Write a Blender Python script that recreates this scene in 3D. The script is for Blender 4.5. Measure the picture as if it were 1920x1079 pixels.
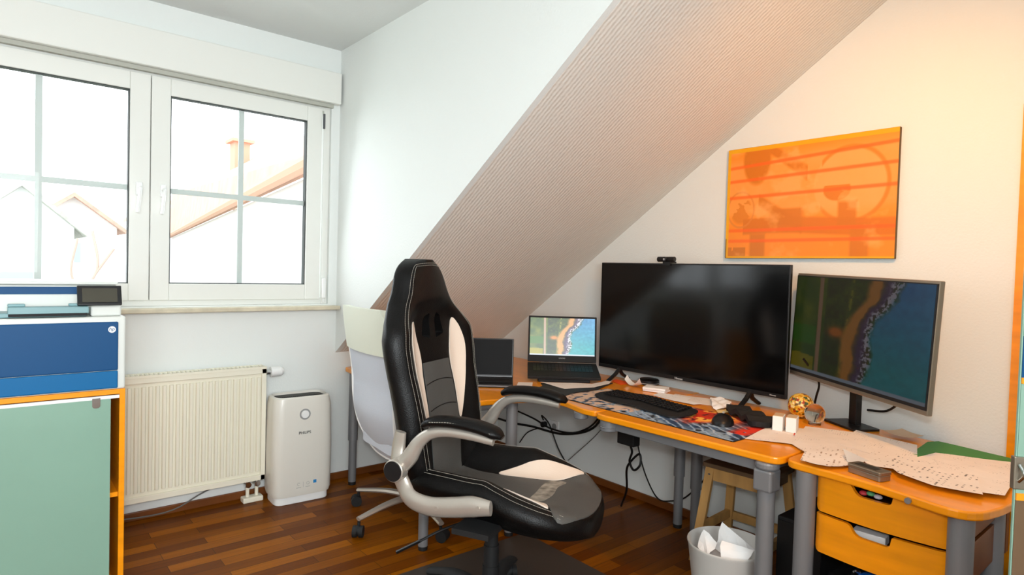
import bpy, bmesh, math, random
import numpy as np
from mathutils import Vector, Matrix
for o in list(bpy.data.objects): bpy.data.objects.remove(o)
SC = bpy.context.scene
COL = SC.collection
PI = math.pi

# ------------------------------------------------------------------ camera, sky, lights, exposure
cam_d = bpy.data.cameras.new('camera'); cam = bpy.data.objects.new('camera', cam_d); COL.objects.link(cam)
F = Vector((0.64378, 0.76470, -0.02790)).normalized()
Rt = Vector((0.76520, -0.64318, 0.02803)); Up = Rt.cross(F).normalized(); Rt = F.cross(Up).normalized()
M = Matrix.Identity(4)
for i in range(3): M[i][0], M[i][1], M[i][2] = Rt[i], Up[i], -F[i]
CAM = Vector((-3.0126, -3.7044, 1.363)); M.translation = CAM
cam.matrix_world = M
cam_d.sensor_width = 36; cam_d.lens = 1163.72 / 1920 * 36; cam_d.clip_start = 0.05; cam_d.clip_end = 300
SC.camera = cam
SC.view_settings.view_transform = 'Standard'; SC.view_settings.look = 'None'
SC.view_settings.gamma = 1; SC.view_settings.use_curve_mapping = False
SC.view_settings.exposure = 0.45

wd = bpy.data.worlds.new('sky'); SC.world = wd; wd.use_nodes = True
bg = wd.node_tree.nodes['Background']
bg.inputs[0].default_value = (0.90, 0.96, 1.0, 1); bg.inputs[1].default_value = 2.6

def lamp(name, kind, loc, energy, color, size=0.1, sizey=None, target=None, portal=False):
    d = bpy.data.lights.new(name, kind); o = bpy.data.objects.new(name, d); COL.objects.link(o)
    o.location = loc; d.energy = energy; d.color = color
    if kind == 'AREA':
        d.size = size
        if sizey: d.shape = 'RECTANGLE'; d.size_y = sizey
        if portal: d.cycles.is_portal = True
    else: d.shadow_soft_size = size
    if target is not None:
        o.rotation_euler = (Vector(target) - Vector(loc)).to_track_quat('-Z', 'Y').to_euler()
    return o
lamp('window_portal', 'AREA', (-2.75, 0.16, 1.73), 1, (1, 1, 1), 3.0, 1.3, (-2.75, -2, 1.73), portal=True)
lamp('daylight_dormer', 'AREA', (-2.75, -0.03, 1.73), 7, (0.90, 0.97, 1.0), 2.6, 1.1, (-2.9, -3, 1.0))
ls = lamp('ceiling_spotlight', 'SPOT', (-1.25, -3.15, 2.40), 52, (1.0, 0.47, 0.13), 0.08, target=(0, -2.6, 1.3))
ls.data.spot_size = math.radians(125); ls.data.spot_blend = 1.0
lamp('camera_flash', 'POINT', (-3.05, -3.72, 1.52), 43, (0.95, 0.985, 1.0), 0.05)
lr = lamp('rear_fill_light', 'AREA', (-3.4, -4.9, 1.7), 43, (0.90, 0.97, 1.0), 1.6, 1.2, (-3.0, 0, 1.3))  # added cool fill from an unseen spot behind the camera
lr.data.spread = math.radians(120)

# ------------------------------------------------------------------ colour + materials
def lin(c):
    r = []
    for v in c[:3]:
        v = v / 255.0
        r.append(v / 12.92 if v <= 0.04045 else ((v + 0.055) / 1.055) ** 2.4)
    return (r[0], r[1], r[2], 1)

def mat(name, col, rough=0.5, metal=0.0, var=0.0, vscale=8.0, bump=0.0, bscale=60.0, spec=0.5, emit=None, estr=0, trans=0, ior=1.45, coat=0, stretch=None):
    m = bpy.data.materials.new(name); m.use_nodes = True
    nt = m.node_tree; b = nt.nodes['Principled BSDF']; c = lin(col)
    b.inputs['Base Color'].default_value = c; b.inputs['Roughness'].default_value = rough
    b.inputs['Metallic'].default_value = metal; b.inputs['Specular IOR Level'].default_value = spec
    b.inputs['IOR'].default_value = ior; b.inputs['Transmission Weight'].default_value = trans
    b.inputs['Coat Weight'].default_value = coat
    if emit: b.inputs['Emission Color'].default_value = lin(emit); b.inputs['Emission Strength'].default_value = estr
    tc = nt.nodes.new('ShaderNodeTexCoord'); mp = nt.nodes.new('ShaderNodeMapping')
    nt.links.new(tc.outputs['Object'], mp.inputs[0])
    if stretch: mp.inputs['Scale'].default_value = stretch
    if var > 0:
        n = nt.nodes.new('ShaderNodeTexNoise'); n.inputs['Scale'].default_value = vscale; n.inputs['Detail'].default_value = 5
        nt.links.new(mp.outputs[0], n.inputs['Vector'])
        r = nt.nodes.new('ShaderNodeValToRGB')
        r.color_ramp.elements[0].position = 0.3; r.color_ramp.elements[1].position = 0.7
        r.color_ramp.elements[0].color = tuple(x * (1 - var) for x in c[:3]) + (1,)
        r.color_ramp.elements[1].color = tuple(min(1, x * (1 + var)) for x in c[:3]) + (1,)
        nt.links.new(n.outputs[0], r.inputs[0]); nt.links.new(r.outputs[0], b.inputs['Base Color'])
    if bump > 0:
        n2 = nt.nodes.new('ShaderNodeTexNoise'); n2.inputs['Scale'].default_value = bscale; n2.inputs['Detail'].default_value = 3
        nt.links.new(mp.outputs[0], n2.inputs['Vector'])
        bp = nt.nodes.new('ShaderNodeBump'); bp.inputs['Strength'].default_value = bump; bp.inputs['Distance'].default_value = 0.004
        nt.links.new(n2.outputs[0], bp.inputs['Height']); nt.links.new(bp.outputs[0], b.inputs['Normal'])
    return m

def mat_attr(name, rough=0.5, emit=0.0, spec=0.5, coat=0.0):
    m = bpy.data.materials.new(name); m.use_nodes = True
    nt = m.node_tree; b = nt.nodes['Principled BSDF']; b.inputs['Roughness'].default_value = rough
    b.inputs['Specular IOR Level'].default_value = spec; b.inputs['Coat Weight'].default_value = coat
    a = nt.nodes.new('ShaderNodeAttribute'); a.attribute_name = 'print'
    if emit > 0:
        b.inputs['Base Color'].default_value = (0.01, 0.01, 0.01, 1)
        nt.links.new(a.outputs['Color'], b.inputs['Emission Color']); b.inputs['Emission Strength'].default_value = emit
    else: nt.links.new(a.outputs['Color'], b.inputs['Base Color'])
    return m

def floor_mat():
    m = bpy.data.materials.new('parquet'); m.use_nodes = True; nt = m.node_tree; b = nt.nodes['Principled BSDF']
    tc = nt.nodes.new('ShaderNodeTexCoord')
    br = nt.nodes.new('ShaderNodeTexBrick'); br.offset = 0.37; br.offset_frequency = 2
    br.inputs['Color1'].default_value = lin((106, 52, 0)); br.inputs['Color2'].default_value = lin((176, 102, 2))
    br.inputs['Mortar'].default_value = lin((62, 32, 8)); br.inputs['Scale'].default_value = 1
    br.inputs['Brick Width'].default_value = 0.55; br.inputs['Row Height'].default_value = 0.072
    br.inputs['Mortar Size'].default_value = 0.0012; br.inputs['Bias'].default_value = -0.35
    nt.links.new(tc.outputs['Object'], br.inputs['Vector'])
    mp = nt.nodes.new('ShaderNodeMapping'); mp.inputs['Scale'].default_value = (2, 40, 1); nt.links.new(tc.outputs['Object'], mp.inputs[0])
    n = nt.nodes.new('ShaderNodeTexNoise'); n.inputs['Scale'].default_value = 2; n.inputs['Detail'].default_value = 6
    nt.links.new(mp.outputs[0], n.inputs['Vector'])
    mx = nt.nodes.new('ShaderNodeMix'); mx.data_type = 'RGBA'; mx.blend_type = 'MULTIPLY'; mx.inputs[0].default_value = 0.5
    r = nt.nodes.new('ShaderNodeValToRGB'); r.color_ramp.elements[0].position = .3; r.color_ramp.elements[0].color = (.45, .42, .4, 1); r.color_ramp.elements[1].position = .7
    nt.links.new(n.outputs[0], r.inputs[0]); nt.links.new(br.outputs[0], mx.inputs[6]); nt.links.new(r.outputs[0], mx.inputs[7])
    nt.links.new(mx.outputs[2], b.inputs['Base Color']); b.inputs['Roughness'].default_value = 0.36; b.inputs['Specular IOR Level'].default_value = 0.10
    return m

def wall_mat(name, col, strength=0.35, ribs=False):
    m = bpy.data.materials.new(name); m.use_nodes = True; nt = m.node_tree; b = nt.nodes['Principled BSDF']
    b.inputs['Base Color'].default_value = lin(col); b.inputs['Roughness'].default_value = 0.85
    tc = nt.nodes.new('ShaderNodeTexCoord')
    n = nt.nodes.new('ShaderNodeTexNoise'); n.inputs['Scale'].default_value = 95; n.inputs['Detail'].default_value = 3
    nt.links.new(tc.outputs['Object'], n.inputs['Vector'])
    src = n.outputs[0]
    if ribs:
        v = nt.nodes.new('ShaderNodeTexVoronoi'); v.inputs['Scale'].default_value = 60; nt.links.new(tc.outputs['Object'], v.inputs['Vector'])
        w = nt.nodes.new('ShaderNodeTexWave'); w.inputs['Scale'].default_value = 16; w.bands_direction = 'X'; w.inputs['Distortion'].default_value = 1.5
        nt.links.new(tc.outputs['Object'], w.inputs['Vector'])
        a = nt.nodes.new('ShaderNodeMath'); a.operation = 'ADD'; nt.links.new(v.outputs[0], a.inputs[0]); nt.links.new(w.outputs[1], a.inputs[1])
        src = a.outputs[0]
    bp = nt.nodes.new('ShaderNodeBump'); bp.inputs['Strength'].default_value = strength; bp.inputs['Distance'].default_value = 0.003
    nt.links.new(src, bp.inputs['Height']); nt.links.new(bp.outputs[0], b.inputs['Normal'])
    return m

def glass_mat(name, tint=(1, 1, 1, 1), gloss=0.06, rough=0.0):
    m = bpy.data.materials.new(name); m.use_nodes = True; nt = m.node_tree
    for n in list(nt.nodes): nt.nodes.remove(n)
    out = nt.nodes.new('ShaderNodeOutputMaterial'); t = nt.nodes.new('ShaderNodeBsdfTransparent'); g = nt.nodes.new('ShaderNodeBsdfGlossy')
    t.inputs[0].default_value = tint; g.inputs['Roughness'].default_value = rough
    mx = nt.nodes.new('ShaderNodeMixShader'); mx.inputs[0].default_value = gloss
    nt.links.new(t.outputs[0], mx.inputs[1]); nt.links.new(g.outputs[0], mx.inputs[2]); nt.links.new(mx.outputs[0], out.inputs[0])
    return m

WALL = wall_mat('white_wallpaper', (228, 231, 228)); SLOPE = wall_mat('ribbed_wallpaper', (228, 223, 214), 0.5, True)
CEIL = wall_mat('white_ceiling', (218, 220, 218), 0.2); FLOOR = floor_mat()
PVC = mat('white_window_plastic', (228, 228, 222), 0.35); MUNT = mat('greenish_white_muntin', (196, 206, 202), 0.5); PVCS = mat('window_seal', (58, 62, 60), 0.6)
GRAYLINE = mat('grey_groove', (176, 176, 166), 0.7)
MARB = mat('beige_stone', (206, 196, 172), 0.35, var=0.15, vscale=14)
BASEW = mat('brown_baseboard_wood', (112, 62, 24), 0.4, var=0.2, vscale=5)
WOOD = mat('orange_beech', (244, 150, 12), 0.3, var=0.10, vscale=3, stretch=(6, 1, 6), coat=0.3)
WOODY = mat('orange_beech_lengthwise', (244, 150, 12), 0.3, var=0.10, vscale=3, stretch=(1, 1, 9), coat=0.3)
PINE = mat('pine_wood', (196, 150, 88), 0.6, var=0.2, vscale=3, stretch=(6, 6, 1))
PINED = mat('weathered_pine_top', (104, 80, 56), 0.7, var=0.2, vscale=5)
STEEL = mat('grey_lacquered_steel', (128, 128, 130), 0.42, 0.25)
STEELD = mat('dark_grey_steel', (84, 84, 88), 0.5, 0.2)
SILV = mat('silver_lacquer', (186, 178, 168), 0.33, 0.55, bump=0.04, bscale=500)
CHROME = mat('chrome', (200, 200, 200), 0.18, 1.0)
BLK = mat('black_plastic', (16, 16, 18), 0.4); BLKM = mat('matt_black_plastic', (20, 20, 21), 0.7)
LEATH = mat('black_leather', (9, 8, 8), 0.42, bump=0.25, bscale=220, spec=0.28)
LEATHG = mat('worn_grey_leather', (80, 79, 76), 0.5, var=0.12, vscale=6, bump=0.2, bscale=200)
LEATHW = mat('cream_leather', (232, 212, 194), 0.5, bump=0.15, bscale=200)
WORN = mat('scuffed_leather', (146, 138, 126), 0.8, var=0.5, vscale=30)
STITCH = mat('pale_thread', (168, 162, 150), 0.8)
MESHW = mat('white_net_fabric', (206, 212, 222), 0.75, bump=0.3, bscale=400); HEADW = mat('white_leatherette', (226, 230, 214), 0.5)
RADM = mat('cream_radiator_enamel', (236, 231, 212), 0.35); RADG = mat('radiator_inside', (90, 86, 70), 0.8)
WPL = mat('white_plastic', (222, 218, 208), 0.3); WPLB = mat('bright_white_plastic', (236, 236, 234), 0.3)
DGR = mat('dark_grille', (44, 44, 40), 0.6); GREYP = mat('grey_plastic', (150, 150, 148), 0.5)
BLUE = mat('petrol_blue_plastic', (0, 68, 116), 0.5, spec=0.3); BLUE2 = mat('bright_blue_plastic', (0, 96, 150), 0.5, spec=0.3)
PRW = mat('printer_white', (214, 216, 210), 0.4); TEALP = mat('pale_teal_plastic', (120, 156, 160), 0.4)
FROST = mat('frosted_green_glass', (132, 166, 148), 0.35, var=0.04, vscale=2); WHT = mat('white_lacquer', (232, 232, 228), 0.4)
PAPER = mat('white_paper', (236, 226, 218), 0.85, var=0.03, vscale=20); PAPERW = mat('bright_paper', (244, 242, 240), 0.85)
PAPERY = mat('cream_paper', (240, 214, 150), 0.85); GREENC = mat('green_card', (64, 136, 66), 0.7)
ORNG = mat('orange_note_paper', (250, 92, 20), 0.8); REDP = mat('red_plastic', (200, 60, 30), 0.5)
INK = mat('grey_ink', (110, 100, 96), 0.9); INKB = mat('blue_ink', (150, 146, 190), 0.9); BROWNINK = mat('brown_ink', (128, 96, 60), 0.9)
TVS = mat('black_tv_glass', (5, 5, 6), 0.12, spec=0.45); LOGO = mat('pale_lettering', (200, 200, 200), 0.5)
BLACKINK = mat('black_lettering', (24, 24, 24), 0.6); BLUEST = mat('blue_sticker', (40, 130, 190), 0.5)
CLEARG = mat('clear_glass', (252, 244, 226), 0.02, trans=1.0, ior=1.45); WGL = glass_mat('window_glass', gloss=0.005)
TIN = mat('brushed_tin', (150, 140, 124), 0.35, 0.8); RUBG = mat('chair_mat_plastic', (66, 58, 52), 0.35, spec=0.4)
GREYBIN = mat('white_bin_plastic', (206, 202, 196), 0.5); CABLE = mat('black_cable', (10, 10, 10), 0.5); CABLEG = mat('grey_cable', (110, 108, 104), 0.5)
ROOFT = mat('red_roof_tiles', (206, 166, 148), 0.8, var=0.14, vscale=3, bump=0.5, bscale=5); RTRIM = mat('terracotta_edge', (210, 162, 138), 0.8)
HOUSEW = mat('white_render', (236, 236, 236), 0.9); HOUSED = mat('blue_grey_window', (178, 188, 190), 0.6); HEDGE = mat('hedge_green', (176, 190, 156), 0.9, var=0.3, vscale=6)  # HOUSED is one even blue-grey for the house windows
GRND = mat('pale_ground', (150, 160, 146), 0.9); BRANCH = mat('red_branch', (196, 170, 158), 0.9); ROOFG = mat('grey_roof', (186, 186, 178), 0.8, var=0.2, vscale=4)

def ink_mat(base, ang, inkm, dens, seed, bold):
    m = base.copy(); m.name = 'printed_paper'; nt = m.node_tree; b = nt.nodes['Principled BSDF']
    N = nt.nodes.new; L = nt.links.new
    def mth(op, a, c=None, v=None):
        n = N('ShaderNodeMath'); n.operation = op; L(a, n.inputs[0])
        if c is not None: L(c, n.inputs[1])
        if v is not None: n.inputs[1].default_value = v
        return n.outputs[0]
    tc = N('ShaderNodeTexCoord'); mp = N('ShaderNodeMapping'); mp.inputs['Rotation'].default_value = (0, 0, -ang); mp.inputs['Location'].default_value = (seed * .137, seed * .071, 0)
    L(tc.outputs['Object'], mp.inputs[0]); sp = N('ShaderNodeSeparateXYZ'); L(mp.outputs[0], sp.inputs[0])
    pitch = .016 if bold else .0085
    ry = mth('MULTIPLY', sp.outputs[1], v=1 / pitch); row = mth('FLOOR', ry); fr = mth('FRACT', ry)
    inrow = mth('LESS_THAN', fr, v=.34 if bold else .28)
    cm = N('ShaderNodeCombineXYZ'); L(mth('MULTIPLY', sp.outputs[0], v=70 if bold else 110), cm.inputs[0]); L(mth('MULTIPLY', row, v=7.3), cm.inputs[1])
    n1 = N('ShaderNodeTexNoise'); n1.inputs['Scale'].default_value = 1; n1.inputs['Detail'].default_value = 1; L(cm.outputs[0], n1.inputs['Vector'])
    n2 = N('ShaderNodeTexNoise'); n2.inputs['Scale'].default_value = 14; n2.inputs['Detail'].default_value = 1; L(mp.outputs[0], n2.inputs['Vector'])
    w = mth('GREATER_THAN', n1.outputs[0], v=.56); blk = mth('GREATER_THAN', n2.outputs[0], v=.56 if not bold else .46)
    k = mth('MULTIPLY', mth('MULTIPLY', inrow, w), blk); k = mth('MULTIPLY', k, v=.75 if bold else .5)
    mx = N('ShaderNodeMix'); mx.data_type = 'RGBA'; L(k, mx.inputs[0])
    src = b.inputs['Base Color']
    if src.is_linked: L(src.links[0].from_socket, mx.inputs[6])
    else: mx.inputs[6].default_value = src.default_value
    mx.inputs[7].default_value = inkm.node_tree.nodes['Principled BSDF'].inputs['Base Color'].default_value
    L(mx.outputs[2], b.inputs['Base Color']); return m

# ------------------------------------------------------------------ mesh helpers
def link(name, bm, m, parent=None, smooth=False, bevel=0, seg=2, kind=None, loc=None, rotz=None, angle=40):
    me = bpy.data.meshes.new(name); bmesh.ops.recalc_face_normals(bm, faces=bm.faces[:]); bm.to_mesh(me); bm.free()
    o = bpy.data.objects.new(name, me); COL.objects.link(o)
    ms = m if isinstance(m, (list, tuple)) else [m]
    for x in ms: me.materials.append(x)
    if smooth:
        me.polygons.foreach_set('use_smooth', [True] * len(me.polygons))
        try: me.set_sharp_from_angle(angle=math.radians(angle))
        except Exception: pass
    if bevel > 0:
        b = o.modifiers.new('bevel', 'BEVEL'); b.width = bevel; b.segments = seg; b.limit_method = 'ANGLE'; b.angle_limit = math.radians(35)
        b.harden_normals = False
    if parent is not None: o.parent = parent
    if kind: o['kind'] = kind
    if loc is not None: o.location = loc
    if rotz is not None: o.rotation_euler = (0, 0, rotz)
    return o
def NB(): return bmesh.new()
def box(bm, c, s, rot=None):
    r = bmesh.ops.create_cube(bm, size=1); vs = r['verts']
    bmesh.ops.scale(bm, vec=s, verts=vs)
    if rot is not None:
        bmesh.ops.rotate(bm, cent=(0, 0, 0), matrix=rot if isinstance(rot, Matrix) else Matrix.Rotation(rot, 3, 'Z'), verts=vs)
    bmesh.ops.translate(bm, vec=c, verts=vs); return vs
def bx(bm, a, b):
    return box(bm, [(a[i] + b[i]) / 2 for i in range(3)], [abs(b[i] - a[i]) for i in range(3)])
def cyl(bm, p, q, r, r2=None, n=20):
    p, q = Vector(p), Vector(q); d = q - p
    res = bmesh.ops.create_cone(bm, cap_ends=True, segments=n, radius1=r, radius2=r if r2 is None else r2, depth=d.length)
    m = d.to_track_quat('Z', 'Y').to_matrix().to_4x4(); m.translation = (p + q) / 2
    bmesh.ops.transform(bm, matrix=m, verts=res['verts']); return res['verts']
def sph(bm, c, r, s=(1, 1, 1), u=24, v=16):
    res = bmesh.ops.create_uvsphere(bm, u_segments=u, v_segments=v, radius=r)
    bmesh.ops.scale(bm, vec=s, verts=res['verts']); bmesh.ops.translate(bm, vec=c, verts=res['verts']); return res['verts']
def lathe(bm, prof, c=(0, 0, 0), n=32, cap=True):
    rings = []
    for r, z in prof:
        rings.append([bm.verts.new((c[0] + r * math.cos(2 * PI * k / n), c[1] + r * math.sin(2 * PI * k / n), c[2] + z)) for k in range(n)])
    for a, b in zip(rings, rings[1:]):
        for k in range(n): bm.faces.new((a[k], a[(k + 1) % n], b[(k + 1) % n], b[k]))
    if cap:
        bm.faces.new(rings[0][::-1]); bm.faces.new(rings[-1])
def catmull(P, k=6):
    P = [Vector(p) for p in P]; out = []
    Q = [2 * P[0] - P[1]] + P + [2 * P[-1] - P[-2]]
    for i in range(1, len(Q) - 2):
        a, b, c, d = Q[i - 1:i + 3]
        for j in range(k):
            t = j / k
            out.append(0.5 * ((2 * b) + (c - a) * t + (2 * a - 5 * b + 4 * c - d) * t * t + (3 * b - a - 3 * c + d) * t ** 3))
    out.append(P[-1]); return out
def tube(bm, P, r, n=10, k=6, smooth=True, ry=None, side=None, rs=None):
    """sweep; r = half size along the side axis, ry = half size along the other axis; rs = per-control-point scale"""
    C = catmull(P, k) if smooth and len(P) > 2 else [Vector(p) for p in P]
    N = len(C); ry = r if ry is None else ry
    if rs:
        R = [rs[min(int(i / (N - 1) * (len(rs) - 1)), len(rs) - 2)] * (1 - (i / (N - 1) * (len(rs) - 1)) % 1) + rs[min(int(i / (N - 1) * (len(rs) - 1)), len(rs) - 2) + 1] * ((i / (N - 1) * (len(rs) - 1)) % 1) if i < N - 1 else rs[-1] for i in range(N)]
    else: R = [1] * N
    rings = []; prev = Vector(side) if side else None
    for i in range(N):
        t = (C[min(i + 1, N - 1)] - C[max(i - 1, 0)]).normalized()
        if prev is None: prev = t.orthogonal()
        s = (Vector(side) if side else prev); s = (s - t * s.dot(t)).normalized(); prev = s; w = t.cross(s)
        rings.append([bm.verts.new(C[i] + (s * math.cos(2 * PI * j / n) * r + w * math.sin(2 * PI * j / n) * ry) * R[i]) for j in range(n)])
    for a, b in zip(rings, rings[1:]):
        for j in range(n): bm.faces.new((a[j], a[(j + 1) % n], b[(j + 1) % n], b[j]))
    bm.faces.new(rings[0][::-1]); bm.faces.new(rings[-1]); return C
def rpoly(pts, r=0.02, n=5):
    """round the corners of a closed polygon; r scalar or list"""
    out = []; L = len(pts)
    for i in range(L):
        p = Vector(pts[i]); a = Vector(pts[i - 1]) - p; b = Vector(pts[(i + 1) % L]) - p
        rr = r[i] if isinstance(r, (list, tuple)) else r
        rr = min(rr, a.length * 0.49, b.length * 0.49)
        if rr < 1e-5: out.append(tuple(p)); continue
        p0 = p + a.normalized() * rr; p1 = p + b.normalized() * rr
        for k in range(n + 1):
            t = k / n; out.append(tuple(p0 * (1 - t) ** 2 + p * 2 * t * (1 - t) + p1 * t * t))
    return out
def smoothpoly(pts, k=6):
    """closed catmull-rom through 2D points"""
    L = len(pts); out = []
    P = [Vector(p) for p in pts]
    for i in range(L):
        a, b, c, d = P[i - 1], P[i], P[(i + 1) % L], P[(i + 2) % L]
        for j in range(k):
            t = j / k; out.append(tuple(0.5 * ((2 * b) + (c - a) * t + (2 * a - 5 * b + 4 * c - d) * t * t + (3 * b - a - 3 * c + d) * t ** 3)))
    return out
def prism(bm, poly, z0, z1, f=None):
    """extrude 2D poly between z0 and z1; f maps (u,v,w)->xyz"""
    f = f or (lambda u, v, w: (u, v, w))
    a = [bm.verts.new(f(p[0], p[1], z0)) for p in poly]; b = [bm.verts.new(f(p[0], p[1], z1)) for p in poly]
    bm.faces.new(a[::-1]); bm.faces.new(b); L = len(poly)
    for i in range(L): bm.faces.new((a[i], a[(i + 1) % L], b[(i + 1) % L], b[i]))
def drape(bm, poly, f, th, cell=0.02):
    """fill 2D poly with a cut grid, map top with f(u,v,0) and bottom f(u,v,-th)"""
    t = bmesh.new(); vs = [t.verts.new((p[0], p[1], 0)) for p in poly]; t.faces.new(vs)
    for ax in (0, 1):
        lo = min(p[ax] for p in poly); hi = max(p[ax] for p in poly); n = int((hi - lo) / cell)
        for i in range(1, n + 1):
            co = [0, 0, 0]; co[ax] = lo + i * (hi - lo) / (n + 1) + 1e-5; no = [0, 0, 0]; no[ax] = 1
            bmesh.ops.bisect_plane(t, geom=t.verts[:] + t.edges[:] + t.faces[:], plane_co=co, plane_no=no)
    bmesh.ops.triangulate(t, faces=[x for x in t.faces if len(x.verts) > 4])
    if th > 0:
        bmesh.ops.recalc_face_normals(t, faces=t.faces[:])
        bnd = [e for e in t.edges if e.is_boundary]
        top = {v: bm.verts.new(f(v.co.x, v.co.y, 0)) for v in t.verts}; bot = {v: bm.verts.new(f(v.co.x, v.co.y, -th)) for v in t.verts}
        for x in t.faces:
            try: bm.faces.new([top[v] for v in x.verts]); bm.faces.new([bot[v] for v in reversed(x.verts)])
            except ValueError: pass
        for e in bnd:
            a, b = e.verts
            try: bm.faces.new((top[a], bot[a], bot[b], top[b]))
            except ValueError: pass
    else:
        top = {v: bm.verts.new(f(v.co.x, v.co.y, 0)) for v in t.verts}
        for x in t.faces: bm.faces.new([top[v] for v in x.verts])
    t.free()
def tag(o, label, cat, group=None, kind=None):
    o['label'] = label; o['category'] = cat
    if group: o['group'] = group
    if kind: o['kind'] = kind
    return o
def thing(name, label, cat, loc=(0, 0, 0), rotz=0, group=None):
    o = bpy.data.objects.new(name, None); o.empty_display_size = 0.1; COL.objects.link(o); o.location = loc; o.rotation_euler = (0, 0, rotz)
    return tag(o, label, cat, group)
def rebase(o, base):
    """put a world-coordinate mesh's origin at base"""
    b = Vector(base); o.data.transform(Matrix.Translation(-b)); o.location = b; return o
def text_mesh(name, s, size, m, parent, mw, depth=0.0006, font_space=1.0):
    cu = bpy.data.curves.new('t', 'FONT'); cu.body = s; cu.size = size; cu.extrude = depth; cu.align_x = 'CENTER'; cu.align_y = 'CENTER'; cu.space_character = font_space
    t = bpy.data.objects.new('t', cu); COL.objects.link(t); bpy.context.view_layer.update()
    me = bpy.data.meshes.new_from_object(t.evaluated_get(bpy.context.evaluated_depsgraph_get()))
    bpy.data.objects.remove(t); me.materials.clear(); me.materials.append(m)
    me.transform(mw); o = bpy.data.objects.new(name, me); COL.objects.link(o)
    if parent is not None: o.parent = parent
    return o
def frame_m(origin, xax, up):
    """matrix mapping local x->xax, y->up, z->normal"""
    x = Vector(xax).normalized(); y = Vector(up).normalized(); z = x.cross(y); m = Matrix.Identity(4)
    for i in range(3): m[i][0], m[i][1], m[i][2] = x[i], y[i], z[i]
    m.translation = Vector(origin); return m
def carve(o, cutter):
    md = o.modifiers.new('cut', 'BOOLEAN'); md.operation = 'DIFFERENCE'; md.object = cutter; md.solver = 'EXACT'
    bpy.context.view_layer.update(); dg = bpy.context.evaluated_depsgraph_get()
    me = bpy.data.meshes.new_from_object(o.evaluated_get(dg)); old = o.data; o.modifiers.remove(md); o.data = me
    bpy.data.objects.remove(cutter)

# value noise for printed pictures
def vnoise(x, y, seed=0):
    xi = np.floor(x).astype(int); yi = np.floor(y).astype(int); fx = x - xi; fy = y - yi
    def h(a, b): 
        v = np.sin(a * 127.1 + b * 311.7 + seed * 74.7) * 43758.5453; return v - np.floor(v)
    fx = fx * fx * (3 - 2 * fx); fy = fy * fy * (3 - 2 * fy)
    return (h(xi, yi) * (1 - fx) + h(xi + 1, yi) * fx) * (1 - fy) + (h(xi, yi + 1) * (1 - fx) + h(xi + 1, yi + 1) * fx) * fy
def fbm(x, y, s=0, o=4):
    r = 0; a = 0.5
    for i in range(o): r = r + a * vnoise(x * 2 ** i, y * 2 ** i, s + i); a *= 0.5
    return r / (1 - 0.5 ** o)
def printed(name, w, h, nu, nv, fn, m, parent, mw, outline=None):
    """flat grid w x h with per-point colours fn(u,v)->rgb arrays (sRGB 0..255); v=0 at the bottom"""
    U, V = np.meshgrid(np.linspace(0, 1, nu + 1), np.linspace(0, 1, nv + 1)); U = U.ravel(); V = V.ravel()
    co = np.stack([(U - .5) * w, (V - .5) * h, np.zeros_like(U)], 1)
    fs = [(j * (nu + 1) + i, j * (nu + 1) + i + 1, (j + 1) * (nu + 1) + i + 1, (j + 1) * (nu + 1) + i) for j in range(nv) for i in range(nu)]
    me = bpy.data.meshes.new(name); me.from_pydata(co.tolist(), [], fs); me.update()
    c = np.clip(fn(U, V), 0, 255) / 255.0; c = np.where(c <= .04045, c / 12.92, ((c + .055) / 1.055) ** 2.4)
    at = me.color_attributes.new('print', 'FLOAT_COLOR', 'POINT')
    at.data.foreach_set('color', np.concatenate([c, np.ones((len(c), 1))], 1).astype(np.float32).ravel())
    me.materials.append(m); me.transform(mw); o = bpy.data.objects.new(name, me); COL.objects.link(o)
    if parent is not None: o.parent = parent
    return o

# ------------------------------------------------------------------ ROOM
XC, H, HK, SL = -1.34, 2.70, 0.813, 0.6776
XL, YB = -4.6, -5.2
YC = -(H - HK) / SL
def struct(name, bm, m, **k):
    k.setdefault('kind', 'structure'); return link(name, bm, m, **k)
b = NB(); bx(b, (XL - .1, YB - .1, -.1), (0.15, 0.25, 0)); struct('floor', b, FLOOR)
b = NB(); bx(b, (0, YB - .1, 0), (0.12, 0.25, H + .1)); struct('wall_right', b, WALL)
b = NB(); bx(b, (XL, YB - .1, 0), (0, YB, H)); struct('wall_back', b, WALL)
b = NB(); bx(b, (XL - .12, YB - .1, 0), (XL, 0.25, H + .1)); struct('wall_left', b, WALL)
# ceiling: flat part plus dormer ceiling
b = NB(); bx(b, (XL, YB - .1, H), (0, YC, H + .1)); bx(b, (XL, YC, H), (XC, 0.25, H + .1)); struct('ceiling', b, CEIL)
# roof slope right of the dormer
b = NB()
v = [(XC + .03, 0.14, HK - .14 * SL), (0, 0.14, HK - .14 * SL), (0, YC, H), (XC + .03, YC, H)]
a = [b.verts.new(p) for p in v]; t = [b.verts.new((p[0], p[1] + .05, p[2] + .12)) for p in v]
b.faces.new(a); b.faces.new(t[::-1])
for i in range(4): b.faces.new((a[i], a[(i + 1) % 4], t[(i + 1) % 4], t[i]))
struct('ceiling_slope', b, SLOPE)
# dormer cheek
b = NB()
prism(b, [(0.0, HK - .001), (0.0, H), (YC + .0015, H)], XC, XC + .03, lambda u, v, w: (w, u, v)); struct('wall_dormer_cheek', b, WALL)
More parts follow.
